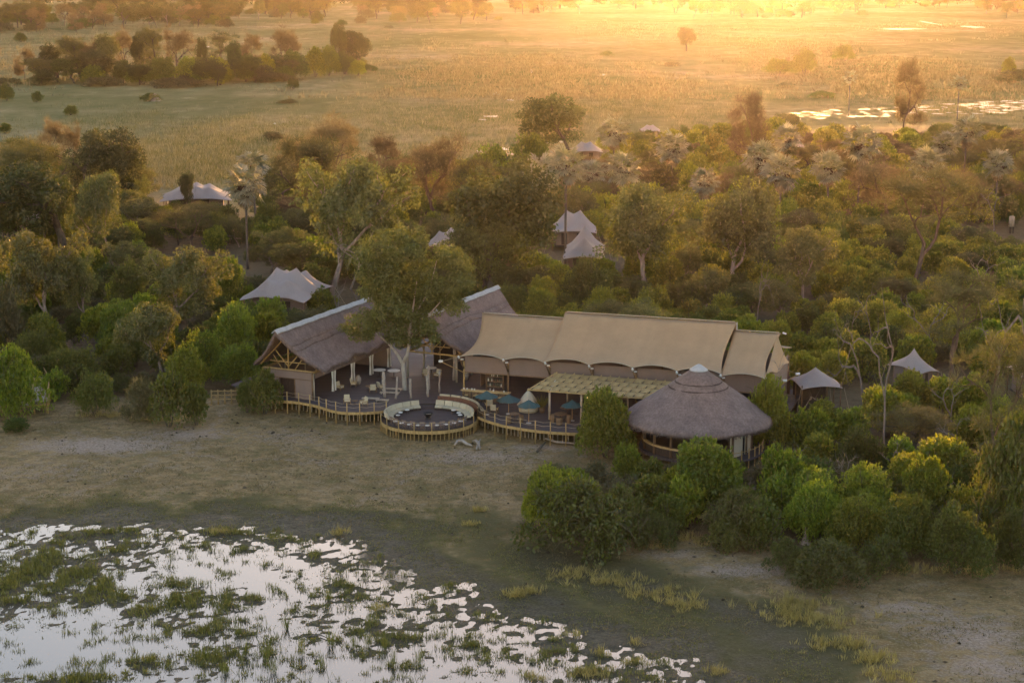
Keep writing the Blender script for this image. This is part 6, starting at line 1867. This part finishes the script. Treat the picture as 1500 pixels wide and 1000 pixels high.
# tall single stalks
XY = []
for px, py in [(480, 880), (520, 948), (485, 945), (540, 945), (575, 975), (390, 965), (470, 975), (420, 920), (360, 960), (300, 968), (440, 960), (610, 970), (350, 930), (560, 950), (150, 985), (330, 985), (400, 985)]:
    cx, cy_ = G(px, py, WL); XY.append(np.column_stack([rs.normal(cx, .12, 7), rs.normal(cy_, .1, 7)]))
tufts('pond_stalks', L['reed'], np.concatenate(XY), 8, 1.05, .03, .08, .16, 'tall thin stalks rising from open pond water', 'reeds', rs)
# straw tussocks
XY = []
for px, py, rx, ry, n in [(775, 868, 1.0, .6, 26), (752, 872, .8, .5, 16), (900, 852, 2.6, 1.4, 60), (850, 842, 2.4, 1.0, 40), (960, 872, 2.2, 1.2, 50), (1000, 888, 1.6, 1.2, 40), (1165, 885, 2.2, 1.4, 60), (1150, 905, 1.8, 1.4, 44), (1195, 910, 2.6, 1.4, 60), (1230, 945, 2.4, 1.2, 60), (1275, 968, 1.8, 1.0, 40), (1300, 990, 1.6, 1.2, 30), (700, 748, .5, .4, 10), (688, 768, .5, .4, 8), (865, 985, 1.4, .8, 26), (840, 925, .6, .4, 10), (880, 955, .6, .4, 10), (930, 940, .5, .4, 8), (960, 800, 1.2, .8, 26), (1010, 790, 1.4, .8, 20),
                          (1340, 835, 3, 1.0, 36), (1440, 838, 3, 1.0, 36), (230, 615, 3, .8, 40), (150, 608, 2.4, .8, 26), (1050, 795, 2.5, .8, 30), (500, 780, .8, .4, 14), (560, 890, .7, .5, 12), (330, 778, 1.2, .5, 18), (930, 968, .8, .5, 12), (780, 990, .8, .5, 12), (1050, 985, .9, .6, 12)]:
    cx, cy_ = G(px, py); XY.append(np.column_stack([rs.normal(cx, rx * .55, n), rs.normal(cy_, ry * .6, n)]))
tufts('straw_tussocks', L['straw'], np.concatenate(XY), 14, .55, .04, .16, .34, 'yellow straw tussocks in the clearing', 'grass', rs)
# short dry grass over the clearing
n = 26000
XY = np.column_stack([rs.uniform(-52, 52, n), rs.uniform(108, 188, n)])
sd = poly_sd(POND, XY[:, 0], XY[:, 1]); dk = poly_sd(np.array(outline), XY[:, 0], XY[:, 1]); wd_ = poly_sd(WOOD, XY[:, 0], XY[:, 1])
keep = (sd > 1.5) & (dk > .3) & (wd_ > -4) & (np.hypot(XY[:, 0] - CC[0], XY[:, 1] - CC[1]) > CR + .3) & (fbm(XY[:, 0] * .22, XY[:, 1] * .22, 60, 3) + rs.normal(0, .06, n) > .46)
tufts('short_grass', L['lawn'], XY[keep], 4, .24, .055, .16, .8, 'short dry grass over the clearing', 'grass', rs)
# sedge stubble on the mud
n = 70000
XY = np.column_stack([rs.uniform(-50, 45, n), rs.uniform(106, 158, n)])
sd = poly_sd(POND, XY[:, 0], XY[:, 1])
keep = (sd > -22) & (sd < 9) & (ground_z(XY[:, 0], XY[:, 1]) > WL - .05) & (fbm(XY[:, 0] * .4, XY[:, 1] * .4, 64, 2) > .42)
tufts('shore_stubble', L['reed'], XY[keep], 3, .15, .05, .14, .9, 'dark sedge stubble along the muddy shore', 'grass', rs)
# tall seeding grass over the plain
n = 110000
px, py = rs.uniform(-40, 1540, n), 30 + 250 * rs.rand(n) ** .75
k = (FPX * (CAM_H / 1.0))
v = (500 - py) / FPX; dy = math.cos(PITCH) + v * math.sin(PITCH); dz = -math.sin(PITCH) + v * math.cos(PITCH); t = -CAM_H / dz
XY = np.column_stack([(px - 750) / FPX * t, dy * t])
inw = poly_sd(WOOD, XY[:, 0], XY[:, 1])
dens = fbm(XY[:, 0] * .012, XY[:, 1] * .006, 71, 3) + .15 * np.exp(-((px - 560) / 320) ** 2 - ((py - 190) / 55) ** 2) + .2 * np.exp(-((px - 620) / 110) ** 2 - ((py - 76) / 10) ** 2) + .14 * np.exp(-((px - 900) / 220) ** 2 - ((py - 170) / 35) ** 2) - .12 * np.exp(-((px - 80) / 260) ** 2 - ((py - 160) / 30) ** 2)
dens = dens + .5 * (fbm(XY[:, 0] * .07, XY[:, 1] * .03, 77, 3) - .5)
keep = (inw > 3) & (dens + rs.normal(0, .13, n) > .60)
XYk = XY[keep]; far_ = XYk[:, 1] > 620
tufts('plain_grass', L['plume'], XYk[~far_][::2], 4, 1.15, .07, .7, .3, 'tall pale seeding grass on the open plain', 'grass', rs)
tufts('green_grass', L['marsh'], XYk[~far_][1::2], 4, 1.0, .09, .9, .35, 'green tall grass on the open plain', 'grass', rs)
tufts('far_grass', L['plume'], XYk[far_], 4, 1.3, .35, 1.2, .3, 'pale grass sweeping over the far plain', 'grass', rs)

# dung, bark and clods lying about the clearing
n = 1900
XY = np.column_stack([rs.uniform(-50, 48, n), rs.uniform(112, 186, n)])
sd = poly_sd(POND, XY[:, 0], XY[:, 1]); dk = poly_sd(np.array(outline), XY[:, 0], XY[:, 1]); wd_ = poly_sd(WOOD, XY[:, 0], XY[:, 1])
XY = XY[(fbm(XY[:, 0] * .18, XY[:, 1] * .18, 90, 2) > .5) & (sd > 2) & (dk > .3) & (wd_ > -2) & (np.hypot(XY[:, 0] - CC[0], XY[:, 1] - CC[1]) > CR + .3)]
z = ground_z(XY[:, 0], XY[:, 1]); m = len(XY)
sz = np.abs(rs.normal(.07, .05, m)) + .03
base = np.column_stack([XY, z])
oct_ = np.array([(1, 0, .2), (0, 1, .1), (-1, 0, .2), (0, -1, .1), (0, 0, .8), (0, 0, -.4)])
V = (base[:, None, :] + oct_[None] * sz[:, None, None] * rs.uniform(.6, 1.4, (m, 6, 1))).reshape(-1, 3)
F = (np.arange(m)[:, None, None] * 6 + np.array([(0, 1, 4), (1, 2, 4), (2, 3, 4), (3, 0, 4)])[None]).reshape(-1, 3)
tag(link('ground_litter', np_mesh('ground_litter', V, F, L['litter'], attrs={'tint': np.repeat(rs.rand(m), 6)})), 'dark dung, bark and clods strewn over the clearing', 'litter', kind='stuff')
# ------------------------------------------------------------------ haze: the evening air
mb = MB()
mb.box((0, 7000, 24.5), (18400, 14400, 52.4))
hm, hnt, hout = new_mat('haze')
hv = hnt.nodes.new('ShaderNodeVolumePrincipled')
hv.inputs['Color'].default_value = (.93, .88, .84, 1)
hv.inputs['Density'].default_value = HAZE_D
hv.inputs['Anisotropy'].default_value = HAZE_G
hnt.links.new(hv.outputs[0], hout.inputs['Volume'])
tag(mb.build('haze', hm), 'warm evening haze in the air over the plain', 'haze', kind='stuff')
